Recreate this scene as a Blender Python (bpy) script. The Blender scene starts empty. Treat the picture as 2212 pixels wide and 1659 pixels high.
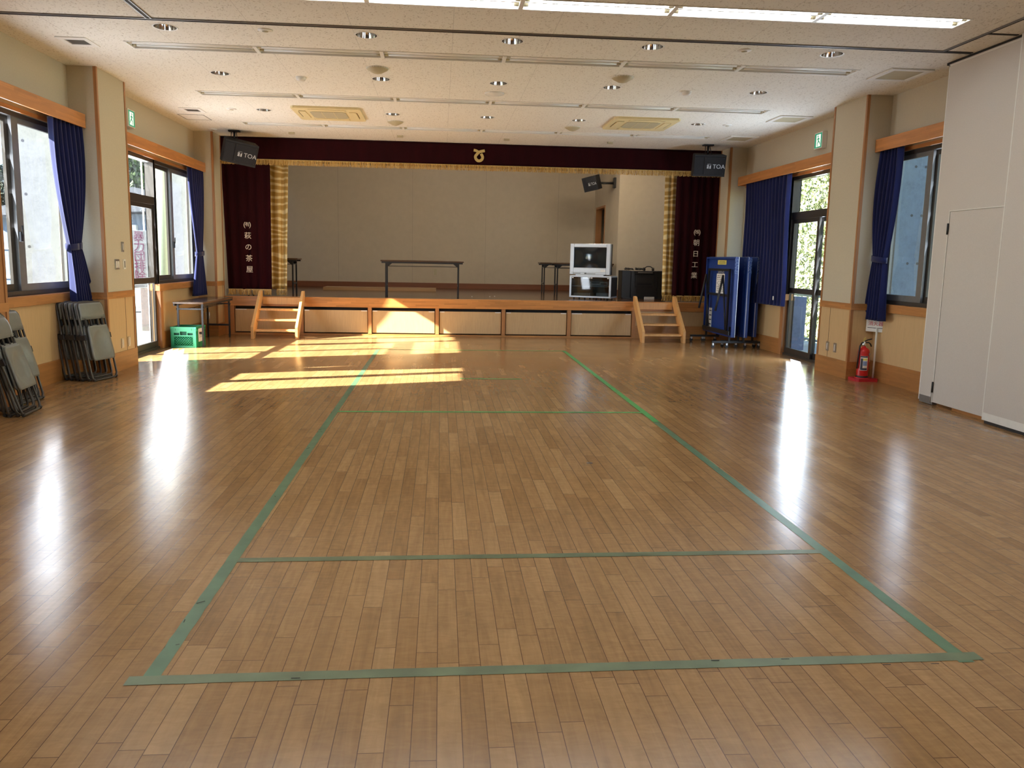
import bpy, bmesh, math, random
from math import pi, sin, cos, radians as R
from mathutils import Vector, Matrix, Euler
random.seed(7)
SC = bpy.context.scene
COL = SC.collection

# ---------------------------------------------------------------- camera
_f, _pitch, _yaw, _roll, _h = 1661.0, .1369, .0777, .0188, 1.41
_fw = Vector((sin(_yaw)*cos(_pitch), cos(_yaw)*cos(_pitch), -sin(_pitch)))
_rt = Vector((cos(_yaw), -sin(_yaw), 0)); _up = _rt.cross(_fw)
_r2 = cos(_roll)*_rt + sin(_roll)*_up; _u2 = -sin(_roll)*_rt + cos(_roll)*_up
cam_d = bpy.data.cameras.new('camera'); cam = bpy.data.objects.new('camera', cam_d); COL.objects.link(cam)
cam.matrix_world = Matrix(((_r2.x, _u2.x, -_fw.x, 0), (_r2.y, _u2.y, -_fw.y, 0), (_r2.z, _u2.z, -_fw.z, _h), (0, 0, 0, 1)))
cam_d.sensor_fit = 'HORIZONTAL'; cam_d.sensor_width = 36; cam_d.lens = _f*36/2212
cam_d.shift_x = 27.9/2212; cam_d.shift_y = -39.5/2212; cam_d.clip_end = 400; cam_d.clip_start = .05
SC.camera = cam
# ---------------------------------------------------------------- light, sky, exposure
SC.view_settings.view_transform = 'Standard'; SC.view_settings.look = 'None'
SC.view_settings.gamma = 1; SC.view_settings.use_curve_mapping = False
SC.view_settings.exposure = 1.15
SUN_DIR = Vector((1, .32, -.59)).normalized()
W = bpy.data.worlds.new('world'); SC.world = W; W.use_nodes = True
nt = W.node_tree; bg = nt.nodes['Background']
sky = nt.nodes.new('ShaderNodeTexSky'); sky.sky_type = 'NISHITA'; sky.sun_disc = False
sky.sun_elevation = R(29.3); sky.sun_rotation = math.atan2(-SUN_DIR.x, -SUN_DIR.y); sky.altitude = 50
sky.air_density = 1.0; sky.dust_density = .1; sky.ozone_density = 3.5
nt.links.new(sky.outputs[0], bg.inputs[0]); bg.inputs[1].default_value = .32
sl = bpy.data.lights.new('sun', 'SUN'); sl.energy = 25; sl.angle = R(.6); sl.color = (1, .93, .80)
so = bpy.data.objects.new('sun', sl); COL.objects.link(so)
so.rotation_euler = SUN_DIR.to_track_quat('-Z', 'Y').to_euler(); so.location = (-30, -5, 20)
TUBE = 8.0
def window_fill(name, x, y0, y1, z0, z1, into, power, color):      # added area lamps inside a window, topping up its light
    n = max(3, round((z1-z0)/.34)); hz = (z1-z0)/n
    for k in range(n):              # slatted so that the light leans upward like light off the sunny ground
        l = bpy.data.lights.new(name, 'AREA'); l.shape = 'RECTANGLE'; l.size = y1-y0; l.size_y = hz*1.02; l.energy = power/n; l.color = color
        o = bpy.data.objects.new(name, l); COL.objects.link(o); o.location = (x, (y0+y1)/2, z0+hz*(k+.5))
        o.rotation_euler = Vector((into, 0, .25)).to_track_quat('-Z', 'Z').to_euler()
window_fill('window_fill_left_near', -4.125, 7.42, 8.75, 1.02, 2.70, 1, 18, (.84, .91, 1))
window_fill('window_fill_left_far', -4.125, 10.15, 13.1, .35, 2.70, 1, 44, (.93, .96, 1))
window_fill('window_fill_right_near', 5.385, 7.75, 8.80, 1.02, 2.70, -1, 5, (.72, .84, 1))
window_fill('window_fill_right_far', 5.385, 10.45, 11.65, .15, 2.70, -1, 36, (.74, .86, 1))
cy = SC.cycles
cy.max_bounces = 8; cy.diffuse_bounces = 5; cy.glossy_bounces = 4; cy.transparent_max_bounces = 12; cy.transmission_bounces = 4
cy.caustics_reflective = False; cy.caustics_refractive = False; cy.sample_clamp_indirect = 6; cy.use_denoising = True

# ---------------------------------------------------------------- helpers
def tag(o, label=None, cat=None, group=None, kind=None):
    if label: o['label'] = label
    if cat: o['category'] = cat
    if group: o['group'] = group
    if kind: o['kind'] = kind
    return o
def thing(name, label, cat, loc=(0, 0, 0), rz=0, group=None, rot=None):
    o = bpy.data.objects.new(name, None); COL.objects.link(o); o.location = loc
    o.rotation_euler = rot if rot else (0, 0, rz); o.empty_display_size = .1
    return tag(o, label, cat, group)
def copy_tree(o, parent=None):
    c = o.copy(); COL.objects.link(c)
    if parent: c.parent = parent
    for ch in list(o.children): copy_tree(ch, c)
    return c
class MB:
    def __init__(s): s.v = []; s.f = []; s.sm = []
    def add(s, vs, fs, smooth=False, M=None):
        n = len(s.v)
        s.v += [tuple(M @ Vector(v)) if M else tuple(v) for v in vs]
        s.f += [tuple(i+n for i in f) for f in fs]; s.sm += [smooth]*len(fs); return s
    def box(s, x0, x1, y0, y1, z0, z1, M=None):
        x0, x1 = sorted((x0, x1)); y0, y1 = sorted((y0, y1)); z0, z1 = sorted((z0, z1))
        return s.add([(x0,y0,z0),(x1,y0,z0),(x1,y1,z0),(x0,y1,z0),(x0,y0,z1),(x1,y0,z1),(x1,y1,z1),(x0,y1,z1)],
              [(0,3,2,1),(4,5,6,7),(0,1,5,4),(1,2,6,5),(2,3,7,6),(3,0,4,7)], M=M)
    def bbox(s, x0, x1, y0, y1, z0, z1, b=.006, M=None):   # bevelled box
        x0, x1 = sorted((x0, x1)); y0, y1 = sorted((y0, y1)); z0, z1 = sorted((z0, z1))
        b = min(b, (x1-x0)*.45, (y1-y0)*.45, (z1-z0)*.45)
        bm = bmesh.new(); bmesh.ops.create_cube(bm, size=1)
        for v in bm.verts: v.co = Vector(((x0+x1)/2+v.co.x*(x1-x0), (y0+y1)/2+v.co.y*(y1-y0), (z0+z1)/2+v.co.z*(z1-z0)))
        bmesh.ops.bevel(bm, geom=bm.edges[:], offset=b, segments=1, affect='EDGES')
        bm.verts.index_update()
        s.add([v.co[:] for v in bm.verts], [[v.index for v in f.verts] for f in bm.faces], M=M); bm.free(); return s
    def prism(s, pts, axis, a, b, M=None, smooth=False):   # polygon pts (2D) extruded along axis
        n = len(pts)
        def P(p, t): return {'x': (t, p[0], p[1]), 'y': (p[0], t, p[1]), 'z': (p[0], p[1], t)}[axis]
        vs = [P(p, a) for p in pts]+[P(p, b) for p in pts]
        m = len(s.v)
        s.add(vs, [tuple(range(n))[::-1], tuple(range(n, 2*n))], M=M)
        s.f += [tuple(m+i for i in (j, (j+1) % n, (j+1) % n+n, j+n)) for j in range(n)]; s.sm += [smooth]*n
        return s
    def cyl(s, p0, p1, r0, r1=None, n=16, caps=True, smooth=True):
        r1 = r0 if r1 is None else r1; p0, p1 = Vector(p0), Vector(p1); d = (p1-p0).normalized()
        q = d.to_track_quat('Z', 'Y').to_matrix()
        vs = [p0+q@Vector((r0*cos(2*pi*i/n), r0*sin(2*pi*i/n), 0)) for i in range(n)]+[p1+q@Vector((r1*cos(2*pi*i/n), r1*sin(2*pi*i/n), 0)) for i in range(n)]
        m = len(s.v); s.add(vs, [(i, (i+1) % n, (i+1) % n+n, i+n) for i in range(n)], smooth)
        if caps: s.f += [tuple(m+i for i in range(n))[::-1], tuple(m+n+i for i in range(n))]; s.sm += [False]*2
        return s
    def tube(s, pts, r, n=8, closed=False):
        pts = [Vector(p) for p in pts]; L = len(pts); vs = []
        for i, p in enumerate(pts):
            a = pts[(i-1) % L] if closed or i else p; b = pts[(i+1) % L] if closed or i < L-1 else p
            d = (b-a).normalized(); ref = Vector((0, 1, 0)) if abs(d.y) < .95 else Vector((1, 0, 0))
            u = d.cross(ref).normalized(); w = d.cross(u)
            vs += [p+u*r*cos(2*pi*k/n)+w*r*sin(2*pi*k/n) for k in range(n)]
        fs = []
        for i in range(L if closed else L-1):
            j = (i+1) % L
            fs += [(i*n+k, i*n+(k+1) % n, j*n+(k+1) % n, j*n+k) for k in range(n)]
        s.add(vs, fs, True)
        if not closed:
            m = len(s.v)-L*n; s.f += [tuple(m+k for k in range(n))[::-1], tuple(m+(L-1)*n+k for k in range(n))]; s.sm += [False]*2
        return s
    def lathe(s, prof, c=(0, 0, 0), n=24):   # prof list of (r,z)
        vs = [(c[0]+r*cos(2*pi*i/n), c[1]+r*sin(2*pi*i/n), c[2]+z) for r, z in prof for i in range(n)]
        return s.add(vs, [(j*n+i, j*n+(i+1) % n, (j+1)*n+(i+1) % n, (j+1)*n+i) for j in range(len(prof)-1) for i in range(n)], True)
    def grid(s, fn, nu, nv, smooth=True):
        vs = [fn(i/nu, j/nv) for j in range(nv+1) for i in range(nu+1)]
        return s.add(vs, [(j*(nu+1)+i, j*(nu+1)+i+1, (j+1)*(nu+1)+i+1, (j+1)*(nu+1)+i) for j in range(nv) for i in range(nu)], smooth)
    def build(s, name, mat, parent=None, loc=None, fix=True):
        me = bpy.data.meshes.new(name); me.from_pydata([tuple(v) for v in s.v], [], s.f)
        me.polygons.foreach_set('use_smooth', s.sm)
        if fix:
            bm = bmesh.new(); bm.from_mesh(me); bmesh.ops.recalc_face_normals(bm, faces=bm.faces[:]); bm.to_mesh(me); bm.free()
        me.materials.append(mat); o = bpy.data.objects.new(name, me); COL.objects.link(o)
        if parent: o.parent = parent
        if loc: o.location = loc
        return o
def struct(o): o['kind'] = 'structure'; return o
def solid(o, t, off=0):
    m = o.modifiers.new('thick', 'SOLIDIFY'); m.thickness = t; m.offset = off; return o
def text(s, size, name, mat, parent, M, ext=.001, ax='CENTER', bold=0, shear=0):
    cu = bpy.data.curves.new(name+'_c', 'FONT'); cu.body = s; cu.size = size; cu.extrude = ext; cu.align_x = ax; cu.align_y = 'CENTER'
    cu.offset = bold; cu.shear = shear; cu.resolution_u = 3
    t = bpy.data.objects.new(name+'_t', cu); COL.objects.link(t)
    dg = bpy.context.evaluated_depsgraph_get(); me = bpy.data.meshes.new_from_object(t.evaluated_get(dg)); me.name = name
    bpy.data.objects.remove(t); bpy.data.curves.remove(cu)
    me.materials.clear(); me.materials.append(mat); me.transform(M)
    o = bpy.data.objects.new(name, me); COL.objects.link(o)
    if parent: o.parent = parent
    return o
def join_meshes(objs, name, parent):
    bm = bmesh.new()
    for o in objs: bm.from_mesh(o.data)
    me = bpy.data.meshes.new(name); bm.to_mesh(me); bm.free(); me.materials.append(objs[0].data.materials[0])
    for o in objs: bpy.data.objects.remove(o)
    o = bpy.data.objects.new(name, me); COL.objects.link(o)
    if parent: o.parent = parent
    return o
FRONT = Matrix.Rotation(pi/2, 4, 'X')          # text in XZ plane facing -Y
def rloop(x0, x1, z0, z1, r, y=0, n=6, top=True, bot=True):   # rounded rectangle loop in xz
    pts = []
    for cx, cz, a0, rr in ((x1, z0, -pi/2, bot), (x1, z1, 0, top), (x0, z1, pi/2, top), (x0, z0, pi, bot)):
        q = r if rr else .001
        ccx = cx-q if cx == x1 else cx+q; ccz = cz-q if cz == z1 else cz+q
        for k in range(n+1):
            a = a0+(pi/2)*k/n; pts.append((ccx+q*cos(a), y, ccz+q*sin(a)))
    return pts

# ---------------------------------------------------------------- materials
class NT:
    def __init__(s, name):
        s.m = bpy.data.materials.new(name); s.m.use_nodes = True; s.t = s.m.node_tree; s.b = s.t.nodes['Principled BSDF']; s.out = s.t.nodes['Material Output']
    def n(s, typ, ins=None, **kw):
        k = s.t.nodes.new('ShaderNode'+typ)
        for a, b in kw.items(): setattr(k, a, b)
        for a, b in (ins or {}).items():
            if hasattr(b, 'is_output'): s.t.links.new(b, k.inputs[a])
            else: k.inputs[a].default_value = b
        return k
    def math(s, op, a, b=0, c=None):
        k = s.n('Math', {0: a, 1: b}, operation=op)
        if c is not None: k.inputs[2].default_value = c
        return k.outputs[0]
    def set(s, **kw):
        for a, b in kw.items():
            a = a.replace('_', ' ')
            if hasattr(b, 'is_output'): s.t.links.new(b, s.b.inputs[a])
            else: s.b.inputs[a].default_value = b
        return s
    def ramp(s, fac, stops):
        k = s.n('ValToRGB', {0: fac}); e = k.color_ramp.elements
        while len(e) > 1: e.remove(e[-1])
        e[0].position = stops[0][0]; e[0].color = stops[0][1]+(1,) if len(stops[0][1]) == 3 else stops[0][1]
        for p, c in stops[1:]:
            q = e.new(p); q.color = c+(1,) if len(c) == 3 else c
        return k.outputs[0]
    def coords(s, sc=(1, 1, 1), kind='Object'):
        tc = s.n('TexCoord'); mp = s.n('Mapping', {0: tc.outputs[kind], 'Scale': sc}); return mp.outputs[0]
    def world(s, sc=(1, 1, 1)):
        g = s.n('NewGeometry'); return s.n('Mapping', {0: g.outputs['Position'], 'Scale': sc}).outputs[0]
    def bump(s, h, st=.2, d=.01):
        s.set(Normal=s.n('Bump', {'Height': h, 'Strength': st, 'Distance': d}).outputs[0]); return s
def mix(c, k): return tuple(x*k for x in c)
def plain(name, c, rough=.5, metal=0, noise=.06, scale=25, bump=0, spec=.5, sheen=0, coat=0):
    m = NT(name); nz = m.n('TexNoise', {'Vector': m.coords(), 'Scale': scale, 'Detail': 4}).outputs[0]
    m.set(Base_Color=m.ramp(nz, [(.3, mix(c, 1-noise)), (.7, mix(c, 1+noise))]), Roughness=rough, Metallic=metal, Specular_IOR_Level=spec)
    if sheen: m.set(Sheen_Weight=sheen)
    if coat: m.set(Coat_Weight=coat, Coat_Roughness=.08)
    if bump: m.bump(nz, bump, .003)
    return m.m
def wood(name, c, axis='z', rough=.4, var=.25, scale=1, coat=0, blocks=0, spec=.5):
    m = NT(name); sc = {'x': (1.2, 22, 22), 'y': (22, 1.2, 22), 'z': (22, 22, 1.2)}[axis]
    v = m.coords(tuple(q*scale for q in sc))
    n1 = m.n('TexNoise', {'Vector': v, 'Scale': 1.6, 'Detail': 6, 'Roughness': .65, 'Distortion': .6}).outputs[0]
    colr = m.ramp(n1, [(.25, mix(c, 1-var)), (.5, c), (.75, mix(c, 1+var*.7))])
    if blocks:
        g = m.coords((1, 1, 1)); sep = m.n('SeparateXYZ', {0: g})
        ax = {'x': 0, 'y': 1, 'z': 2}[axis]; o1 = 2 if axis != 'z' else 0
        row = m.math('FLOOR', m.math('DIVIDE', sep.outputs[o1], .032))
        rn = m.n('TexWhiteNoise', {0: m.n('CombineXYZ', {0: row, 1: 3.1}).outputs[0]}).outputs[0]
        cell = m.math('FLOOR', m.math('ADD', m.math('DIVIDE', sep.outputs[ax], .42), rn))
        wn = m.n('TexWhiteNoise', {0: m.n('CombineXYZ', {0: row, 1: cell}).outputs[0]}).outputs[0]
        f = m.n('MapRange', {0: wn, 3: 1-blocks, 4: 1+blocks}).outputs[0]
        colr = m.n('VectorMath', {0: colr, 1: m.n('CombineXYZ', {0: f, 1: f, 2: f}).outputs[0]}, operation='MULTIPLY').outputs[0]
    m.set(Base_Color=colr, Roughness=rough, Specular_IOR_Level=spec)
    if coat: m.set(Coat_Weight=coat, Coat_Roughness=.1)
    return m.m
def emit(name, c, st):
    m = NT(name); m.set(Base_Color=(*c, 1), Emission_Color=(*c, 1), Emission_Strength=st); return m.m

def floor_mat():
    m = NT('floor_planks'); g = m.n('NewGeometry').outputs['Position']; sep = m.n('SeparateXYZ', {0: g})
    wdt, L = .0757, .606
    u = m.math('DIVIDE', sep.outputs[0], wdt); colm = m.math('FLOOR', u); fu = m.math('FRACT', u)
    off = m.n('TexWhiteNoise', {0: m.n('CombineXYZ', {0: colm, 1: 7.7}).outputs[0]}).outputs[0]
    v = m.math('ADD', m.math('DIVIDE', sep.outputs[1], L), off); cell = m.math('FLOOR', v); fv = m.math('FRACT', v)
    wn = m.n('TexWhiteNoise', {0: m.n('CombineXYZ', {0: colm, 1: cell}).outputs[0]})
    rnd = wn.outputs[0]
    # grain
    gv = m.n('VectorMath', {0: m.n('Mapping', {0: g, 'Scale': (26, 2.2, 1)}).outputs[0], 1: m.n('VectorMath', {0: wn.outputs[1], 1: (37, 37, 37)}, operation='MULTIPLY').outputs[0]}, operation='ADD').outputs[0]
    n1 = m.n('TexNoise', {'Vector': gv, 'Scale': 1, 'Detail': 6, 'Roughness': .6, 'Distortion': 1.2}).outputs[0]
    fv2 = m.n('VectorMath', {0: m.n('Mapping', {0: g, 'Scale': (9, 30, 1)}).outputs[0], 1: m.n('VectorMath', {0: wn.outputs[1], 1: (11, 11, 11)}, operation='MULTIPLY').outputs[0]}, operation='ADD').outputs[0]
    n2 = m.n('TexNoise', {'Vector': fv2, 'Scale': 1, 'Detail': 3, 'Distortion': 1.5}).outputs[0]
    base = m.ramp(rnd, [(0, (.27, .148, .060)), (.06, (.298, .166, .068)), (.5, (.325, .185, .078)), (.9, (.35, .203, .088)), (1, (.39, .233, .105))])
    grain = m.n('MapRange', {0: n1, 1: .3, 2: .7, 3: .86, 4: 1.12}).outputs[0]
    fig = m.n('MapRange', {0: n2, 1: .35, 2: .7, 3: .92, 4: 1.08}).outputs[0]
    k = m.math('MULTIPLY', grain, fig)
    c = m.n('VectorMath', {0: base, 1: m.n('CombineXYZ', {0: k, 1: k, 2: k}).outputs[0]}, operation='MULTIPLY').outputs[0]
    # seams
    du = m.math('MULTIPLY', m.math('MINIMUM', fu, m.math('SUBTRACT', 1, fu)), wdt)
    dv = m.math('MULTIPLY', m.math('MINIMUM', fv, m.math('SUBTRACT', 1, fv)), L)
    d = m.math('MINIMUM', du, dv); seam = m.n('MapRange', {0: d, 1: .0006, 2: .0016, 3: 0, 4: 1}).outputs[0]
    c = m.n('Mix', {0: seam, 6: (.07, .03, .014, 1), 7: c}, data_type='RGBA').outputs[2]
    sm = m.n('TexNoise', {'Vector': m.n('Mapping', {0: g, 'Scale': (1.2, 1.2, 1)}).outputs[0], 'Scale': 1.4, 'Detail': 5}).outputs[0]
    rr = m.n('MapRange', {0: sm, 1: .3, 2: .7, 3: .15, 4: .23}).outputs[0]
    m.set(Base_Color=c, Roughness=rr, Specular_IOR_Level=.36)
    hb = m.math('ADD', m.math('MULTIPLY', seam, .5), m.math('MULTIPLY', m.n('TexNoise', {'Vector': m.n('Mapping', {0: g, 'Scale': (9, 2.5, 1)}).outputs[0], 'Scale': 1.0, 'Detail': 1}).outputs[0], .5))
    m.bump(hb, .035, .004); return m.m
def ceiling_mat():
    m = NT('ceiling_board'); g = m.n('NewGeometry').outputs['Position']
    mp = m.n('Mapping', {0: g, 'Scale': (62, 42, 1), 'Rotation': (0, 0, .5)}).outputs[0]
    n = m.n('TexNoise', {'Vector': mp, 'Scale': 1, 'Detail': 2, 'Roughness': .5, 'Distortion': .4}).outputs[0]
    pit = m.n('MapRange', {0: n, 1: .60, 2: .66, 3: 1, 4: 0}).outputs[0]
    sep = m.n('SeparateXYZ', {0: g})
    fu = m.math('FRACT', m.math('DIVIDE', m.math('ADD', sep.outputs[0], .815), .91)); fv = m.math('FRACT', m.math('DIVIDE', m.math('ADD', sep.outputs[1], .3), 1.82))
    du = m.math('MULTIPLY', m.math('MINIMUM', fu, m.math('SUBTRACT', 1, fu)), .91); dv = m.math('MULTIPLY', m.math('MINIMUM', fv, m.math('SUBTRACT', 1, fv)), 1.82)
    se = m.n('MapRange', {0: du, 1: .001, 2: .003, 3: .72, 4: 1}).outputs[0]
    c = m.n('Mix', {0: pit, 6: (.58, .54, .46, 1), 7: (.80, .775, .70, 1)}, data_type='RGBA').outputs[2]
    c = m.n('VectorMath', {0: c, 1: m.n('CombineXYZ', {0: se, 1: se, 2: se}).outputs[0]}, operation='MULTIPLY').outputs[0]
    m.set(Base_Color=c, Roughness=.9, Specular_IOR_Level=.2); m.bump(m.math('MULTIPLY', pit, se), .5, .004); return m.m
def glass_mat():
    m = NT('window_glass'); m.t.nodes.remove(m.b)
    tr = m.n('BsdfTransparent', {0: (.93, .96, .97, 1)}); gl = m.n('BsdfGlossy', {0: (1, 1, 1, 1), 1: .0})
    lw = m.n('LayerWeight', {0: .35}); fr = m.math('MULTIPLY', lw.outputs[0], .16)
    mx = m.n('MixShader', {0: fr, 1: tr.outputs[0], 2: gl.outputs[0]}); m.t.links.new(mx.outputs[0], m.out.inputs[0]); return m.m
def concrete(name, c, holes=True):
    m = NT(name); v = m.coords()
    n1 = m.n('TexNoise', {'Vector': v, 'Scale': 2.2, 'Detail': 8, 'Roughness': .7}).outputs[0]
    n2 = m.n('TexNoise', {'Vector': v, 'Scale': 30, 'Detail': 4, 'Roughness': .8}).outputs[0]
    k = m.math('ADD', m.math('MULTIPLY', n1, .7), m.math('MULTIPLY', n2, .3))
    m.set(Base_Color=m.ramp(k, [(.33, mix(c, .62)), (.5, c), (.68, mix(c, 1.25))]), Roughness=.85); m.bump(n2, .3, .004); return m.m
def leafy(name, c1, c2, c3):
    m = NT(name); oi = m.n('NewGeometry').outputs['Random Per Island']
    m.set(Base_Color=m.ramp(oi, [(0, c1), (.5, c2), (1, c3)]), Roughness=.5, Specular_IOR_Level=.4); return m.m
def fabric(name, c, rough=.85, sheen=.3, sc=300, trans=0):
    m = NT(name); n1 = m.n('TexNoise', {'Vector': m.coords((1, 1, .3)), 'Scale': 6, 'Detail': 6}).outputs[0]
    m.set(Base_Color=m.ramp(n1, [(.3, mix(c, .8)), (.7, mix(c, 1.2))]), Roughness=rough, Sheen_Weight=sheen, Sheen_Roughness=.5, Specular_IOR_Level=.2)
    if trans:
        ts = m.n('BsdfTranslucent', {0: (*mix(c, 2.2), 1)}); mx = m.n('MixShader', {0: trans, 1: m.b.outputs[0], 2: ts.outputs[0]}); m.t.links.new(mx.outputs[0], m.out.inputs[0])
    return m.m
def brocade():
    m = NT('gold_brocade'); v = m.coords((3, 3, 5))
    wv = m.n('TexWave', {'Vector': v, 'Scale': .55, 'Distortion': 9, 'Detail': 2.2, 'Detail Scale': .9}, wave_type='BANDS', bands_direction='Z').outputs[1]
    m.set(Base_Color=m.ramp(wv, [(.3, (.40, .235, .045)), (.62, (.47, .29, .07)), (.8, (.66, .52, .25))]), Roughness=.45, Sheen_Weight=.3, Metallic=.15); return m.m

M_floor = floor_mat(); M_ceil = ceiling_mat(); M_glass = glass_mat()
M_wall = plain('wall_cloth', (.56, .505, .385), .85, noise=.03, scale=60, bump=.1, spec=.2)
M_stagewall = plain('stage_wall', (.53, .46, .355), .8, noise=.03, scale=8, spec=.2)
M_dado = wood('dado_veneer', (.62, .42, .21), 'z', .45, .10, 2.2)
M_trim = wood('trim_wood', (.45, .20, .062), 'y', .38, .22, 1, blocks=.12)
M_trimx = wood('trim_wood_x', (.50, .215, .062), 'x', .35, .22, 1, blocks=.16)
M_trimz = wood('trim_wood_z', (.40, .18, .065), 'z', .4, .22)
M_base = wood('baseboard_wood', (.40, .175, .052), 'y', .38, .18, 1, blocks=.10)
M_basex = wood('baseboard_wood_x', (.40, .185, .060), 'x', .38, .18, 1, blocks=.10)
M_pel = wood('pelmet_wood', (.55, .235, .075), 'y', .4, .18, 1, blocks=.10)
M_steps = wood('steps_wood', (.66, .36, .13), 'z', .4, .2, 1.2)
M_veneer = wood('storage_veneer', (.52, .35, .175), 'z', .45, .14, 2.4)
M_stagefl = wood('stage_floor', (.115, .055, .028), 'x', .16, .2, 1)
M_black = plain('black_gap', (.008, .007, .006), .7)
M_white = plain('white_plastic', (.78, .77, .72), .45, noise=.02)
M_ivory = plain('yellowed_plastic', (.74, .62, .34), .5, noise=.03)
M_ivory2 = plain('grille_plastic', (.46, .41, .27), .6, noise=.03)
M_alu = plain('bronze_aluminium', (.060, .050, .042), .42, .35, noise=.05)
M_alul = plain('grey_aluminium', (.20, .195, .19), .42, .4, noise=.05)
M_steel = plain('steel', (.55, .55, .55), .3, 1, noise=.03)
M_chrome = plain('chrome', (.78, .78, .78), .1, 1, noise=.02)
M_blackm = plain('black_metal', (.018, .018, .02), .4, .2)
M_blackp = plain('black_plastic', (.020, .020, .021), .45)
M_spk = plain('speaker_grey', (.020, .021, .024), .55, spec=.3)
M_spk2 = plain('speaker_front', (.014, .015, .019), .6, spec=.3)
M_navy = fabric('navy_curtain', (.009, .014, .080), trans=.12)
M_maroon = fabric('maroon_velvet', (.020, .0006, .0022), 1, 0)
M_gold = brocade(); 
M_fringe = leafy('gold_fringe', (.26, .13, .02), (.52, .31, .07), (.66, .46, .16))
M_goldth = plain('gold_thread', (.62, .47, .18), .45, .2, noise=.15, scale=120)
M_thread = plain('cream_thread', (.72, .60, .48), .7)
M_tape = plain('green_tape', (.085, .175, .095), .34, noise=.16, scale=9)
M_tape3 = plain('worn_green_tape', (.125, .165, .090), .36, noise=.2, scale=7)
M_tape2 = plain('fresh_green_tape', (.06, .36, .10), .3, noise=.12, scale=9)
M_part = plain('partition_cloth', (.60, .56, .51), .55, noise=.03, scale=90)
M_chair = plain('chair_vinyl', (.20, .205, .18), .42, noise=.04)
M_tubeg = plain('chair_tube', (.085, .078, .070), .35, .5)
M_blue = plain('table_blue', (.010, .040, .215), .45, noise=.04)
M_blue2 = plain('pale_blue_print', (.10, .17, .34), .5)
M_green = plain('crate_green', (.010, .25, .10), .4, noise=.06)
M_red = plain('extinguisher_red', (.55, .012, .012), .28, noise=.04)
M_redp = plain('red_plastic', (.50, .02, .03), .4)
M_paper = plain('paper', (.80, .79, .76), .7, noise=.02)
M_paperr = plain('red_ink', (.62, .05, .08), .7)
M_ink = plain('dark_ink', (.05, .05, .07), .7)
M_silver = plain('silver_plastic', (.52, .55, .60), .32, .35, noise=.02)
M_screen = plain('tv_screen', (.012, .018, .022), .06, 0, noise=.02)
M_tabletop = wood('table_top', (.085, .050, .030), 'y', .22, .15)
M_signg = emit('exit_green', (.01, .32, .17), .25)
M_signw = emit('exit_white', (.80, .88, .84), .35)
M_tubeon = emit('tube_lit', (.93, .96, 1), TUBE)
M_tubest = emit('stage_fill_tube', (1, .86, .66), 68)  # glow of the lamps added over the stage
M_tubeoff = plain('tube_unlit', (.80, .79, .74), .35, noise=.01)
M_yel = plain('yellow_label', (.75, .68, .16), .6)
M_conc = concrete('concrete_sunny', (.115, .125, .135)); M_conc2 = concrete('concrete_shade_tint', (.15, .195, .265))  # second is grey concrete tinted blue, sky shade put into its colour

# ---------------------------------------------------------------- room shell
ZC = 3.46; XL, WL, XR, WR = -3.854, -4.165, 5.12, 5.43
YB, YS = -3.6, 14.10      # rear wall, proscenium
OUTL, OUTR = WL-.15, WR+.15
struct(MB().box(OUTL, OUTR, YB, 14.5, -.12, 0).build('floor', M_floor))

# ceiling with openings
ROWS = [-2.4, -.2, 2.0, 4.2, 6.403, 8.141, 10.376, 12.621]; LW = .244; LX0 = -3.113; LM = 1.25
DL = [(x, y) for y in (7.6, 9.37, 11.57) for x in (-2.53, -.707, .66, 2.01, 3.80)]
def tri_plane(outer, holes, z):
    bm = bmesh.new()
    for loop in [outer]+holes:
        vs = [bm.verts.new((x, y, z)) for x, y in loop]
        for i in range(len(vs)): bm.edges.new((vs[i], vs[(i+1) % len(vs)]))
    bmesh.ops.triangle_fill(bm, use_beauty=True, use_dissolve=False, edges=bm.edges[:])
    me = bpy.data.meshes.new('ceiling'); bm.to_mesh(me); bm.free(); return me
holes = [[(LX0, y), (LX0+6*LM, y), (LX0+6*LM, y+LW), (LX0, y+LW)] for y in ROWS]
holes += [[(x+.1*cos(2*pi*k/24), y+.1*sin(2*pi*k/24)) for k in range(24)] for x, y in DL]
VENTS = [(-3.575, 8.22), (-3.57, 11.74)]
holes += [[(x-.09, y-.08), (x+.09, y-.08), (x+.09, y+.08), (x-.09, y+.08)] for x, y in VENTS]
me = tri_plane([(OUTL, YB), (OUTR, YB), (OUTR, 14.16), (OUTL, 14.16)], holes, ZC)
me.materials.append(M_ceil); ce = bpy.data.objects.new('ceiling', me); COL.objects.link(ce); struct(ce)
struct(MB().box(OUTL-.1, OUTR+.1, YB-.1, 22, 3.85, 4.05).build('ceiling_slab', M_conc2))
struct(MB().box(OUTL, OUTR, 14.17, 19.9, 3.62, 3.66).build('ceiling_stage', M_stagewall))

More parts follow.
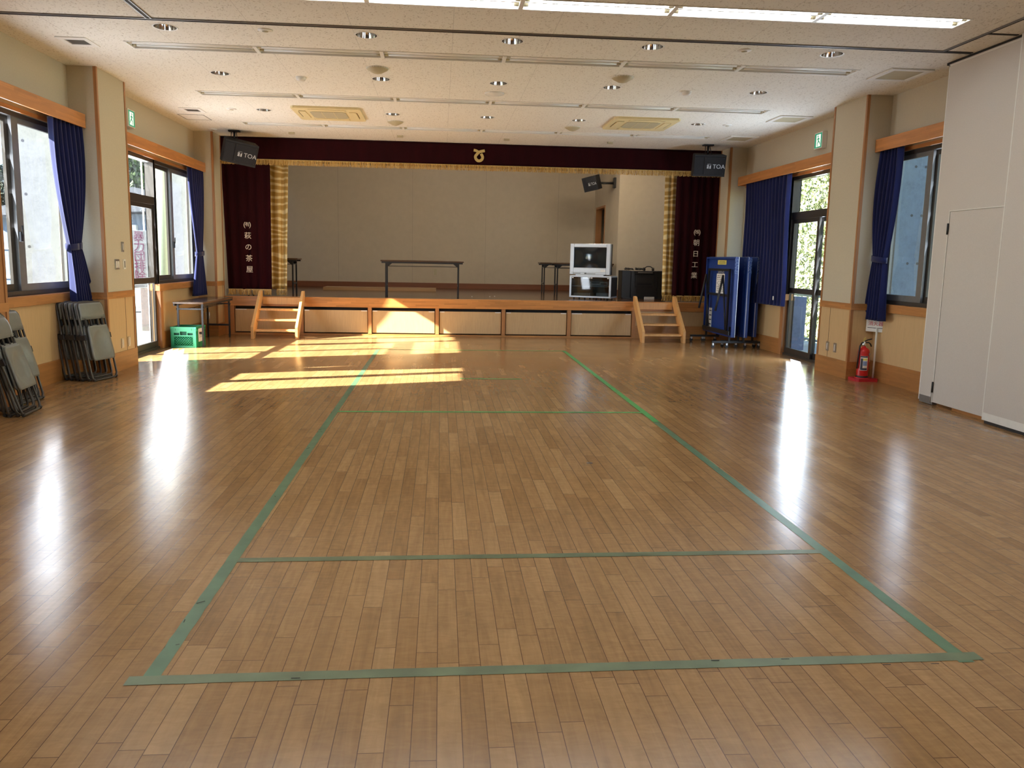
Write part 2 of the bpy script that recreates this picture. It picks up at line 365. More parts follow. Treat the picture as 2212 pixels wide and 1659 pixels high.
C0 = (6.42, 7.18); C1 = (9.25, 10.04); C2 = (13.68, 14.14)
def side_wall(s, name, bays):
    xi = WL if s < 0 else WR; xo = OUTL if s < 0 else OUTR
    up = MB(); lo = MB(); bs = MB()
    y = YB
    for (a, b, zb) in bays:           # opening from a to b, bottom zb, top 2.76
        for m, z0, z1 in ((lo, .24, .88), (up, .88, ZC), (up, ZC, 3.85)): m.box(xi, xo, y, a, z0, z1)
        bs.box(xi-.012*(-s)*-1 if False else xi+(-s)*.012, xo, y, a, 0, .24)
        up.box(xi, xo, a, b, 2.76, 3.85)
        if zb > 0:
            lo.box(xi, xo, a, b, .24, zb-.1); bs.box(xi+(-s)*.012, xo, a, b, 0, .24)
        y = b
    for m, z0, z1 in ((lo, .24, .88), (up, .88, 3.85)): m.box(xi, xo, y, 14.17, z0, z1)
    bs.box(xi+(-s)*.012, xo, y, 14.17, 0, .24)
    struct(up.build(name, M_wall)); struct(lo.build(name+'_dado', M_dado)); struct(bs.build('baseboard_'+name[5:], M_base))
BL = [(7.36, 9.2, .96), (10.10, 11.82, 0), (11.82, 13.66, .96)]
BR = [(7.36, 9.2, .96), (10.10, 11.82, 0), (11.82, 13.60, .96)]
side_wall(-1, 'wall_left', BL); side_wall(1, 'wall_right', BR)
struct(MB().box(OUTL, OUTR, YB-.15, YB, 0, 3.85).build('wall_back', M_wall))
struct(MB().box(WL, XR, 13.99+.17, 14.30, 3.40, 3.85).box(-4.75, -3.86, 14.17, 14.3, 0, 3.85).box(5.13, 6.5, 14.17, 14.3, 0, 3.85).build('wall_proscenium', M_wall))
# pillars: clad column with dado, rail, baseboard, corner trims
def pillar(s, y0, y1, full=True, brown=False, nf=True):
    xf = XL if s < 0 else XR; xw = (WL-.02) if s < 0 else (WR+.02)
    struct(MB().box(xf, xw, y0, y1, .95, ZC).build('pillar', M_wall if not brown else M_trimz))
    struct(MB().box(xf, xw, y0, y1, .22, .87).build('pillar_dado', M_dado if not brown else M_trimz))
    struct(MB().box(xf-s*.010, xw, y0-.010, y1+.01, .87, .95).build('trim_rail', M_trim))
    struct(MB().box(xf-s*.014, xw, y0-.014, y1+.014, 0, .22).build('baseboard_pillar', M_base))
    t = MB()
    for y in ([y0, y1] if full else [y0]):
        yy = y0-.006 if y == y0 else y1-.028
        t.box(xf-s*.008, xf+s*.026, yy, yy+.034, .0, ZC)
    struct(t.build('trim_corner', M_trimz))
    if not brown:
        ym = (y0+y1)/2+.12
        struct(MB().box(xf-s*.002, xf+s*.01, ym, ym+.004, .22, .87).build('trim_joint', M_black))
for s in (-1, 1):
    pillar(s, *C1); pillar(s, C2[0], C2[1], True)
    pillar(s, 2.1, 2.9)
pillar(-1, *C0, brown=True); pillar(1, *C0)
# window ledges and wall rails
for s, bays in ((-1, BL), (1, BR)):
    xi = WL if s < 0 else WR
    for k, (a, b, zb) in enumerate(bays):
        if zb: struct(MB().bbox(xi-s*.035, xi+s*.10, a-.07, b+.05, .86, .962, .004).build('trim_ledge', M_trim))
    struct(MB().box(xi-s*.02, xi+s*.1, 11.80, 11.90, 0, .9).build('trim_door_jamb', M_trimz))
    for (a, b) in ((9.2, 9.25),): pass

# windows
def window(n, s, a, b, z0, z1, lock=True, split=None):
    x = (WL if s < 0 else WR)+s*.075; w = .045
    root = tag(bpy.data.objects.new('window_%d' % n, None)); COL.objects.link(root); root['kind'] = 'structure'
    MB().box(x-.05, x+.05, a, b, z0, z0+w).box(x-.05, x+.05, a, b, z1-w, z1).box(x-.05, x+.05, a, a+w, z0+w, z1-w).box(x-.05, x+.05, b-w, b, z0+w, z1-w).build('window_frame', M_alu, root)
    m = split or (a+b)/2; o = .03; mw = .045 if n != 1 else .07
    for (p, q, dx) in ((a+w, m+o, s*.022), (m-o, b-w, -s*.018)):
        xs = x+dx; sw = .05; zz0, zz1 = z0+w, z1-w
        sa = MB().box(xs-.015, xs+.015, p, p+sw+mw*(p > m-.1), zz0, zz1).box(xs-.015, xs+.015, q-sw-mw*(q < m+.1), q, zz0, zz1)
        sa.box(xs-.0148, xs+.0148, p+sw, q-sw, zz0, zz0+.07).box(xs-.0148, xs+.0148, p+sw, q-sw, zz1-.05, zz1)
        so_ = sa.build('window_sash', M_alul if p > m-.1 else M_alu, root)
        MB().box(xs-.002, xs+.002, p+sw, q-sw, zz0+.07, zz1-.05).build('glass_pane', M_glass, so_)
        if lock and p > m-.1:
            xk = xs-s*.03
            MB().bbox(xk-.012, xk+.012, m-.022, m+.022, 1.50, 1.60, .004).cyl((xk-s*.015, m, 1.57), (xk-s*.022, m-.01, 1.66), .008, n=8).build('crescent_lock', M_blackm, so_)
window(1, -1, 7.36, 9.2, .965, 2.76, split=8.15); window(2, -1, 11.86, 13.66, .965, 2.76, split=12.62)
window(3, 1, 7.36, 9.2, .965, 2.76, lock=False, split=8.46); window(4, 1, 11.86, 13.6, .965, 2.76, lock=False)
# glazed sliding doors with transom
def gdoor(n, s, a, b):
    x = (WL if s < 0 else WR)+s*.075; w = .05; z1 = 2.76
    root = bpy.data.objects.new('door_%d' % n, None); COL.objects.link(root); root['kind'] = 'structure'
    f = MB().box(x-.06, x+.06, a, b, 0, .035).box(x-.06, x+.06, a, b, z1-w, z1).box(x-.06, x+.06, a, a+w, .035, z1-w).box(x-.06, x+.06, b-w, b+.04, .035, z1-w).box(x-.055, x+.055, a+w, b-w, 2.11, 2.22)
    f.build('door_frame', M_alu, root)
    MB().box(x-.003, x+.003, a+w, b-w, 2.22, z1-w).build('transom_pane', M_glass, root)
    m = (a+b)/2
    for (p, q, dx) in ((a+w, m+.04, s*.025), (m-.04, b-w, -s*.02)):
        xs = x+dx; sw = .065
        d = MB().box(xs-.016, xs+.016, p, p+sw, .035, 2.11).box(xs-.016, xs+.016, q-sw, q, .035, 2.11)
        for z0_, z1_ in ((.035, .12), (.98, 1.06), (2.05, 2.11)): d.box(xs-.0155, xs+.0155, p+sw, q-sw, z0_, z1_)
        d_ = d.build('door_leaf', M_alu, root)
        MB().box(xs-.003, xs+.003, p+sw, q-sw, .12, .98).box(xs-.003, xs+.003, p+sw, q-sw, 1.06, 2.05).build('glass_pane', M_glass, d_)
gdoor(1, -1, 10.10, 11.86); gdoor(2, 1, 10.10, 11.86)
# small exterior-side jamb lining above windows (dark head recess)
for s in (-1, 1):
    xi = WL if s < 0 else WR
    struct(MB().box(xi-s*.012, xi+s*.02, 10.04, 13.7, 2.76, 2.80).box(xi-s*.012, xi+s*.02, 7.2, 9.25, 2.76, 2.80).build('trim_head', M_trim))
# ceiling partition track grooves
tr = MB(); tl = MB()
def groove(x0, x1, y0, y1):
    tr.box(x0, x1, y0, y1, ZC-.006, ZC+.001)
for (x0, x1, y0, y1) in ((WL, 5.06, 7.33, 7.362), (-2.59, -2.56, YB, 7.33), (4.76, 4.79, YB, 7.33), (4.79, 5.06, 6.74, 6.77)): groove(x0, x1, y0, y1)
for (x0, x1, y0, y1) in ((WL, 5.06, 7.362, 7.372), (WL, 4.76, 7.318, 7.33), (-2.56, -2.548, YB, 7.32), (-2.602, -2.59, YB, 7.32), (4.748, 4.76, YB, 7.32)): tl.box(x0, x1, y0, y1, ZC-.010, ZC+.001)
struct(tr.build('trim_track', M_black)); struct(tl.build('trim_track_edge', M_alul))
struct(MB().box(5.085, 5.22, YB, 7.75, 3.435, ZC).build('trim_partition_header', M_black))

# ---------------------------------------------------------------- ceiling fittings
tube_mesh = {}
def lamp(k, y, on, label, group):
    x0 = LX0+k*LM; x1 = x0+LM; yc = y+LW/2
    t = thing('fluorescent_light', label, 'ceiling light', (x0, yc, ZC), 0, group)
    h = LW/2; h0 = h-.004
    MB().box(.0, LM, -h, -h0, -.004, .05).box(0, LM, h0, h, -.004, .05).box(0, LM, -h0, h0, .044, .05).box(0, LM, -.012, .012, .012, .044) \
        .box(-.0, LM, -h-.012, -h+.0, -.005, .0).box(0, LM, h, h+.012, -.005, 0).build('housing', M_white, t)
    if 1:
        for xx in (0, LM): MB().box(xx-.018 if xx else 0, xx+.018 if not xx else xx, -h0, h0, -.006, .044).build('cross_bar', M_white, t)
    for q, yy in enumerate((-.062, .062)):
        MB().cyl((.06, yy, .018), (LM-.06, yy, .018), .0155, n=10).build('tube', M_tubeon if on else M_tubeoff, t)
        
        for xa, xb in ((.02, .06), (LM-.06, LM-.02)): MB().cyl((xa, yy, .018), (xb, yy, .018), .0165, n=10).build('tube_holder', M_ivory2, t)
    return t
rowlab = {4: 'lit twin-tube ceiling light, %s unit of the glowing row nearest the camera', 5: 'unlit twin-tube ceiling light, %s unit of the first unlit row',
          6: 'unlit twin-tube ceiling light, %s unit of the middle unlit row', 7: 'unlit twin-tube ceiling light, %s unit of the unlit row nearest the stage'}
ordn = ['leftmost', 'second', 'third', 'fourth', 'fifth', 'rightmost']
for r, y in enumerate(ROWS):
    for k in range(6):
        if r < 4: lamp(k, y, r >= 1, 'unseen twin-tube ceiling light added in the rear half of the hall behind the camera', 'added rear ceiling lights')  # rear rows added out of view, most of them lit to brighten the hall
        else: lamp(k, y, r == 4, rowlab[r] % ordn[k], ['glowing ceiling light row', 'first unlit light row', 'middle unlit light row', 'unlit light row by the stage'][r-4])
def downlight(x, y, label):
    t = thing('downlight', label, 'downlight', (x, y, ZC), 0, 'recessed round downlights')
    MB().lathe([(.098, .0), (.112, -.004), (.116, -.001), (.116, .0)]).build('trim_ring', M_white, t)
    MB().lathe([(.0995, -.001), (.094, .05), (.072, .115), (.045, .15), (.0, .15)]).build('reflector', M_chrome, t)
    MB().lathe([(.0, .06), (.026, .065), (.032, .10), (.03, .149), (0, .149)], n=12).build('lamp', M_tubeoff, t)
    return t
rn = ['near', 'middle', 'far']
for i, (x, y) in enumerate(DL):
    downlight(x, y, 'round recessed chrome downlight, %s in the %s row of five' % (['leftmost', 'second from left', 'central', 'second from right', 'rightmost'][i % 5], ['nearest', 'middle', 'farthest'][i//5]))
def cone(x, y, flat, label):
    t = thing('ceiling_speaker', label, 'ceiling speaker', (x, y, ZC), 0, 'round ceiling speakers')
    p = [(.122, 0), (.122, -.006), (.112, -.012), (.0, -.030)] if flat else [(.122, 0), (.122, -.008), (.105, -.022), (.05, -.052), (.012, -.062), (0, -.062)]
    MB().lathe([(.122, .0), (.124, -.004), (.118, -.012)]).build('rim', M_white, t)
    MB().lathe(p, n=32).build('grille', M_ivory2 if not flat else M_tubeoff, t)
cone(-.707, 8.85, 0, 'cone-shaped grey ceiling speaker, left of the near pair'); cone(2.016, 8.85, 0, 'cone-shaped grey ceiling speaker, right of the near pair')
cone(.65, 9.92, 1, 'flat round white ceiling speaker between the two cone speakers')
cone(-.703, 12.16, 0, 'cone-shaped grey ceiling speaker beside the left air conditioner'); cone(2.015, 12.15, 0, 'cone-shaped grey ceiling speaker beside the right air conditioner')
def smoke(x, y, kind, label):
    t = thing('smoke_detector' if kind else 'detector_plate', label, 'smoke detector', (x, y, ZC), 0, 'ceiling detectors')
    if kind: MB().lathe([(.055, 0), (.055, -.018), (.046, -.036), (.03, -.045), (0, -.045)], n=20).build('sensor_body', M_white, t)
    else: MB().lathe([(.068, 0), (.068, -.004), (.05, -.012), (0, -.013)], n=24).build('base_plate', M_white, t)
    MB().lathe([(.06, 0), (.062, -.004), (.056, -.006)], n=20).build('mount_ring', M_tubeoff, t)
    if not kind: MB().lathe([(.03, -.011), (.026, -.017), (0, -.018)], n=16).build('sensor_window', M_ivory2, t)
smoke(-1.624, 7.56, 0, 'flat round ceiling detector between the two leftmost near downlights')
smoke(-1.631, 9.43, 1, 'round white smoke detector left of the left cone speaker')
smoke(-2.975, 11.556, 0, 'flat round detector beside the far left vent')
smoke(2.91, 7.58, 0, 'flat round ceiling detector near the rightmost near downlight')
smoke(2.94, 9.443, 1, 'round white smoke detector left of the rightmost middle downlight')
smoke(4.237, 11.54, 0, 'flat round detector between far right downlight and white hatch')
smoke(-3.77, 13.44, 0, 'flat round detector in the ceiling corner beside the left stage speaker')
for x, lb in ((-2.506, 'leftmost of four'), (-.704, 'second from left of four'), (1.109, 'third from left of four'), (2.905, 'rightmost of four')):
    t = thing('ceiling_bracket', 'small beige ceiling bracket above the valance, '+lb, 'bracket', (x, 13.52, ZC), 0, 'ceiling brackets before the valance')
    MB().box(-.05, .05, -.035, .035, -.004, 0).build('plate', M_ivory2, t)
    MB().box(-.04, .04, -.03, -.008, -.022, -.004).box(-.05, .05, -.03, .03, -.028, -.022).build('clip', M_ivory2, t)
for i, (x, y) in enumerate(VENTS):
    t = thing('ceiling_vent', ['square ceiling vent with dark grille above the near left window', 'square ceiling vent with dark grille beyond the left pillar'][i], 'vent', (x, y, ZC), 0, 'dark grille vents')
    f = MB()
    for (a, b, c, d) in ((-.145, .145, -.165, -.085), (-.145, .145, .085, .165), (-.145, -.095, -.085, .085), (.095, .145, -.085, .085)): f.box(a, b, c, d, -.008, -.0005)
    f.build('frame', M_ivory2 if 0 else M_white, t)
    g = MB()
    for k in range(9): g.box(-.09, .09, -.08+k*.02-.004, -.08+k*.02+.006, -.003, .012)
    for k in range(8): g.box(-.08+k*.0225-.003, -.08+k*.0225+.003, -.08, .08, -.002, .01)
    g.build('grille', M_alul, t); MB().box(-.09, .09, -.08, .08, .05, .06).build('duct', M_black, t)
t = thing('access_hatch', 'ceiling access hatch with dark outline beside the far left vent', 'hatch', (-3.72, 12.34, ZC))
f = MB()
for (a, b, c, d) in ((-.19, .19, -.225, -.21), (-.19, .19, .21, .225), (-.19, -.18, -.21, .21), (.18, .19, -.21, .21)): f.box(a, b, c, d, -.003, 0)
f.build('frame', M_alul, t); MB().box(-.178, .178, -.208, .208, -.0015, 0).build('panel', M_ceil, t)
for i, (x, y) in enumerate(((4.89, 8.25), (4.9, 10.92), (4.88, 12.70))):
    t = thing('air_intake_panel', ['square white ceiling air panel nearest the folding partition', 'square white ceiling air panel above the right pillar', 'square white ceiling air panel nearest the stage'][i], 'vent', (x, y, ZC), 0, 'white ceiling air panels')
    f = MB()
    for (a, b, c, d) in ((-.235, .235, -.25, -.19), (-.235, .235, .19, .25), (-.235, -.17, -.19, .19), (.17, .235, -.19, .19)): f.bbox(a, b, c, d, -.016, 0, .004)
    f.build('frame', M_white, t); MB().bbox(-.165, .165, -.185, .185, -.012, 0).build('filter_panel', M_ivory2, t)
for i, x in enumerate((-1.61, 2.94)):
    t = thing('air_conditioner', ['yellowed ceiling cassette air conditioner on the left', 'yellowed ceiling cassette air conditioner on the right'][i], 'air conditioner', (x, 11.62, ZC), 0, 'ceiling air conditioners')
    MB().prism([(-.475, -.44), (-.44, -.475), (.44, -.475), (.475, -.44), (.475, .44), (.44, .475), (-.44, .475), (-.475, .44)], 'z', -.03, 0).build('panel', M_ivory, t)
    MB().prism([(-.25, -.20), (-.20, -.25), (.20, -.25), (.25, -.20), (.25, .20), (.20, .25), (-.20, .25), (-.25, .20)], 'z', -.036, -.0301).build('intake_grille', M_ivory2, t)
    gl = MB()
    for k in (-1, 1): gl.box(k*.085-.003, k*.085+.003, -.24, .24, -.038, -.0361)
    gl.build('grille_rib', M_ivory, t)
    for a in range(4):
        q = MB(); Mx = Matrix.Rotation(a*pi/2, 4, 'Z'); q.bbox(-.25, .25, .30, .40, -.037, -.0301, .003, M=Mx); q.build('louvre', M_ivory, t)
        q = MB(); q.box(-.20, .20, .405, .412, -.0312, -.029, M=Mx).box(-.27, -.262, .30, .40, -.0312, -.029, M=Mx); q.build('air_slot', M_ivory2 if a % 2 == 0 else M_black, t)

# ---------------------------------------------------------------- stage
YF = 14.08; SZ = .679
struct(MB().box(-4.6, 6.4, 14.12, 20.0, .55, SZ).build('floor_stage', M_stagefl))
st = thing('stage_platform', 'wooden stage platform front with a thick edge board across the hall end', 'stage', (0, YF, 0))
MB().bbox(XL+.005, XR-.005, -.012, .14, .51, SZ+.001, .004).build('edge_board', M_trimx, st)
PX0, DP = -3.71, 1.218
for k in range(7): MB().box(PX0+k*DP-.033, PX0+k*DP+.033, .0, .12, .03, .51).build('post', M_trimz, st)
MB().box(PX0-.033, PX0+6*DP+.033, .004, .12, .0, .028).build('bottom_rail', M_basex, st)
MB().box(XL+.005, PX0-.034, .01, .12, 0, .51).build('side_panel', M_trimz, st); MB().box(PX0+6*DP+.034, XR-.005, .01, .12, .24, .51).build('side_panel', M_veneer, st)
MB().box(PX0+6*DP+.033, XR-.005, .0, .12, 0, .24).build('base_board', M_basex, st)
MB().box(PX0, PX0+6*DP, .11, .13, .028, .51).build('recess', M_black, st)
nums = ['leftmost storage door, half behind the left steps', 'second storage door, crossed by a slanting sunbeam edge', 'third storage door, mostly sunlit', 'fourth storage door', 'fifth storage door', 'rightmost storage door, beside the right steps']
for k in range(6):
    a = PX0+k*DP+.045; b = PX0+(k+1)*DP-.045
    d = MB().bbox(a, b, .028, .05, .048, .455, .003).build('storage_door', M_veneer, st); d['label'] = nums[k]
    for p, q in ((a+.005, a+(.20 if k in (0, 5) else .09)), (b-.11, b-.005)): MB().box(p, q, .024, .0285, .438, .452).build('pull_tape', M_white, d)
SBY = 19.3
struct(MB().box(-4.6, 4.75, SBY, SBY+.1, SZ, 3.85).build('wall_stage', M_stagewall))
jm = MB()
for x in (-2.5, -.7, 1.1, 2.9): jm.box(x, x+.004, SBY-.002, SBY, SZ+.12, 3.7)
struct(jm.build('trim_wall_joint', plain('joint_line', (.25, .22, .19), .9)))  # thin darker lines at the wall joints
struct(MB().box(-4.75, -4.6, 14.3, SBY+.1, 0, 3.85).build('wall_stage_left', M_stagewall))
# side wall with a doorway, then the wall facing the hall
struct(MB().box(3.82, 3.94, 16.65, 18.02, SZ, 3.85).box(3.82, 3.94, 19.08, SBY, SZ, 3.85).box(3.82, 3.94, 18.02, 19.08, 2.70, 3.85).build('wall_stage_side', M_stagewall))
struct(MB().box(3.9401, 6.4, 16.65, 16.75, SZ, 3.85).box(6.3, 6.4, 14.3, 16.65, SZ, 3.85).build('wall_stage_right', M_stagewall))
struct(MB().box(3.81, 3.95, 18.02, 18.07, SZ, 2.72).box(3.81, 3.95, 19.03, 19.08, SZ, 2.72).box(3.81, 3.95, 18.07, 19.03, 2.67, 2.72).build('door_3', M_trimz))
struct(MB().box(4.65, 4.75, 16.75, 19.3, SZ, 3.85).build('wall_wing', plain('wing_wall', (.3, .33, .36), .8)))
struct(MB().box(-4.55, 3.82, SBY-.014, SBY, SZ, SZ+.13).box(3.806, 3.82, 16.65, 18.02, SZ, SZ+.13).box(3.82, 6.3, 16.636, 16.65, SZ, SZ+.13).build('baseboard_stage', wood('stage_base', (.20, .07, .03), 'x', .4, .2)))
tb = MB().box(-2.6, -.1, 17.4, 18.0, SZ, SZ+.06)
tag(tb.build('floor_board', wood('loose_board', (.34, .20, .09), 'x', .4, .2)), 'long pale board lying at the back of the stage floor', 'board')
t = thing('outlet_plate', 'small outlet plate on the stage back wall', 'outlet', (-.13, SBY-.01, 1.08))
MB().bbox(-.06, .06, -.004, .01, -.10, .10, .003).build('plate', M_stagewall, t); MB().box(-.035, .035, -.007, -.004, -.075, .075).build('socket', M_ivory2, t)

for k, x in enumerate((-1.9, .6, 3.1)):  # lamps added out of sight behind the valance to brighten the stage
    t = thing('stage_fill_light', 'unseen fill light added under the stage ceiling behind the valance, '+['left', 'middle', 'right'][k], 'added fill light', (x, 15.0, 3.62), 0, 'added stage fill lights')
    MB().box(-.6, .6, -.08, .08, -.05, 0).build('housing', M_white, t); MB().cyl((-.57, 0, -.07), (.57, 0, -.07), .018, n=10).build('tube', M_tubest, t)
# wooden steps
def steps(x, label):
    t = thing('wooden_steps', label, 'steps', (x, 13.3, 0), 0, 'wooden steps up to the stage')
    for s in (-1, 1):
        xs = s*.37
        prof = [(.0, .0), (.12, .0), (.755, .66), (.76, .79), (.66, .79), (.02, .22), (0.0, .2)]
        MB().prism([(y-.0, z) for y, z in prof], 'x', xs-.022, xs+.022).build('side_board', M_steps, t)
    for k, (yy, z) in enumerate(((.02, .145), (.20, .315), (.38, .485))):
        MB().bbox(-.348, .348, yy+.04, yy+.27, z-.032, z, .004).build('tread', M_steps, t)
    MB().bbox(-.348, .348, .735, .765, .545, .668, .003).build('top_rail', M_steps, t)
    return t
steps(-2.815, 'wooden steps at the left end of the stage, half in sunlight'); steps(3.955, 'wooden steps at the right end of the stage, in shade')

# ---------------------------------------------------------------- stage curtains
def drape(x0, x1, y, z0, z1, pleats, amp, nu, nv, x0b=None, x1b=None, seed=0, flat=0):
    rnd = random.Random(seed); ph = [rnd.uniform(0, 6.28) for _ in range(3)]
    x0b = x0 if x0b is None else x0b; x1b = x1 if x1b is None else x1b
    def fn(u, v):
        a = x0+(x0b-x0)*v; b = x1+(x1b-x1)*v
        w = sin(2*pi*pleats*u+ph[0]+.6*sin(2*pi*u*1.7+ph[1])); w = (abs(w)**.7)*(1 if w > 0 else -1)
        return (a+(b-a)*u, y+amp*w*(.6+.4*v)+.012*sin(7*u+ph[2]+v*2), z1+(z0-z1)*v)
    return MB().grid(fn, nu, nv), fn
def fringe(x0, x1, yf, z1, ln, step, parent, seed=1, tassel=False, gap=()):
    rnd = random.Random(seed); m = MB(); x = x0
    while x < x1:
        if not any(a < x < b for a, b in gap):
            y = yf(x)-.008-rnd.random()*.01; l = ln*rnd.uniform(.82, 1.0); dx = rnd.uniform(-.35, .35)*ln*.5; dm = rnd.uniform(-.3, .3)*ln*.4; w = step*.62
            m.add([(x-w, y, z1), (x+w, y, z1), (x+dm-w, y-.004, z1-l*.5), (x+dm+w, y-.004, z1-l*.5), (x+dx-w, y, z1-l), (x+dx+w, y, z1-l)], [(0, 1, 3, 2), (2, 3, 5, 4)])
        x += step*rnd.uniform(.7, 1.3)
    o = m.build('fringe', M_fringe, parent, fix=False); solid(o, .002); o['kind'] = 'stuff'
    MB().box(x0, x1, yf(x0)-.014, yf(x0)-.004, z1-.012, z1+.006).build('fringe_braid', M_goldth, parent) if ln < .15 else None
    return o
v = thing('stage_valance', 'long dark maroon velvet valance hanging across the top of the stage', 'curtain', (0, 0, 0))
m, fn = drape(-3.9, 5.17, 14.135, 3.07, 3.455, 30, .006, 500, 8, seed=3); solid(m.build('cloth', M_maroon, v, fix=False), .004)
fringe(-3.9, 5.17, lambda x: 14.125, 3.075, .098, .0052, v, 5)
# crest: gold embroidered looped ribbon
def ribbon(pts, w, y, mat, name, parent):
    m = MB(); L = len(pts); vs = []
    for i, p in enumerate(pts):
        a = Vector(pts[max(i-1, 0)]); b = Vector(pts[min(i+1, L-1)]); d = (b-a).normalized(); nrm = Vector((-d.y, d.x))
        ww = w[i] if isinstance(w, list) else w
        for sgn in (-1, 1): q = Vector(p)+nrm*ww*sgn; vs += [(q.x, y, q.y), (q.x, y-.012, q.y)]
    fs = []
    for i in range(L-1):
        a = i*4; b = a+4
        fs += [(a, b, b+2, a+2), (a+1, a+3, b+3, b+1), (a, a+1, b+1, b), (a+2, b+2, b+3, a+3)]
    fs += [(0, 2, 3, 1), (4*L-4, 4*L-3, 4*L-1, 4*L-2)]
    return m.add(vs, fs).build(name, mat, parent)
def spline(cp, n=8):
    out = []
    for i in range(len(cp)-1):
        p0 = Vector(cp[max(i-1, 0)]); p1 = Vector(cp[i]); p2 = Vector(cp[i+1]); p3 = Vector(cp[min(i+2, len(cp)-1)])
        for k in range(n):
            t = k/n; out.append(tuple(.5*((2*p1)+(-p0+p2)*t+(2*p0-5*p1+4*p2-p3)*t*t+(-p0+3*p1-3*p2+p3)*t**3)))
    out.append(tuple(cp[-1])); return out
ex, ez, es = .672, 3.247, .00032
def ep(px, py): return (ex+(px-840)*es, ez-(py-880)*es)
c1 = spline([ep(1145, 610), ep(980, 640), ep(840, 690), ep(720, 800), ep(630, 930), ep(660, 1060), ep(750, 1150), ep(840, 1165), ep(930, 1140), ep(1010, 1060), ep(1025, 930), ep(940, 775)])
c2 = spline([ep(530, 590), ep(660, 615), ep(790, 680)])
cr = thing('stage_crest', 'small gold looped ribbon crest sewn at the middle of the maroon valance', 'emblem', (0, 0, 0))
ribbon(c1, 76*es, 14.123, M_goldth, 'ribbon', cr); ribbon(c2, 68*es, 14.1215, M_goldth, 'ribbon_end', cr)
for side, (x0, x1, xb0, xb1, pl, sd, lab) in enumerate(((-3.88, -3.02, -3.80, -3.03, 5, 2, 'maroon side curtain at the left of the stage with white lettering'), (4.33, 5.17, 4.34, 5.17, 6, 4, 'maroon side curtain at the right of the stage with white lettering'))):
    t = thing('side_curtain', lab, 'curtain', (0, 0, 0), 0, 'maroon side curtains of the stage')
    m, fn = drape(x0, x1, 14.22, .80, 3.40, pl, .018 if side == 0 else .03, 120, 30, xb0, xb1, sd)
    m.v = [(a, b-.03*(1-min(1, (3.4-c)/.6)), c) for a, b, c in m.v]
    solid(m.build('cloth', M_maroon, t, fix=False), .004)
    L = xb1-xb0; fringe(xb0+.01, xb1-.01, lambda x: 14.205, .80, .105, .0055, t, 8+side, gap=[(xb0+L*q-.012, xb0+L*q+.012) for q in (.2, .55, .8)])
    tx = []
    rows = [('有', 1.945), ('萩', 1.745), ('の', 1.545), ('茶', 1.345), ('屋', 1.15)] if side == 0 else [('株', 1.985), ('朝', 1.785), ('日', 1.58), ('工', 1.38), ('業', 1.18)]
    xc = [-3.43+.006*i for i in range(5)] if side == 0 else [4.745-.004*i for i in range(5)]
    for i, (ch, z) in enumerate(rows):
        M = Matrix.Translation((xc[i], 14.165, z)) @ FRONT
        if i == 0:
            tx.append(text(ch, .085, 'l', M_thread, None, M, .002)); 
            tx.append(text('(', .12, 'l', M_thread, None, Matrix.Translation((xc[i]-.05, 14.165, z)) @ FRONT, .002)); tx.append(text(')', .12, 'l', M_thread, None, Matrix.Translation((xc[i]+.05, 14.165, z)) @ FRONT, .002))
        else: text(ch, .125, 'character', M_thread, t, M, .002)
    join_meshes(tx, 'character', t)
for side, (x0, x1, b0, b1, lab) in enumerate(((-3.13, -2.73, -2.98, -2.80, 'narrow gold brocade curtain beside the left maroon curtain'), (4.16, 4.43, 4.20, 4.41, 'narrow gold brocade curtain beside the right maroon curtain'))):
    t = thing('brocade_curtain', lab, 'curtain', (0, 0, 0), 0, 'gold brocade curtains of the stage')
    b0_, b1_ = (-3.12, -2.80) if side == 0 else (4.20, 4.43)
    m, fn = drape(x0, x1, 14.42, .80, 3.40, 1.9, .03, 40, 40, b0_, b1_, 6+side*3)
    solid(m.build('cloth', M_gold, t, fix=False), .004); fringe(b0+.0, b1, lambda x: 14.40, .80, .115, .006, t, 12+side)

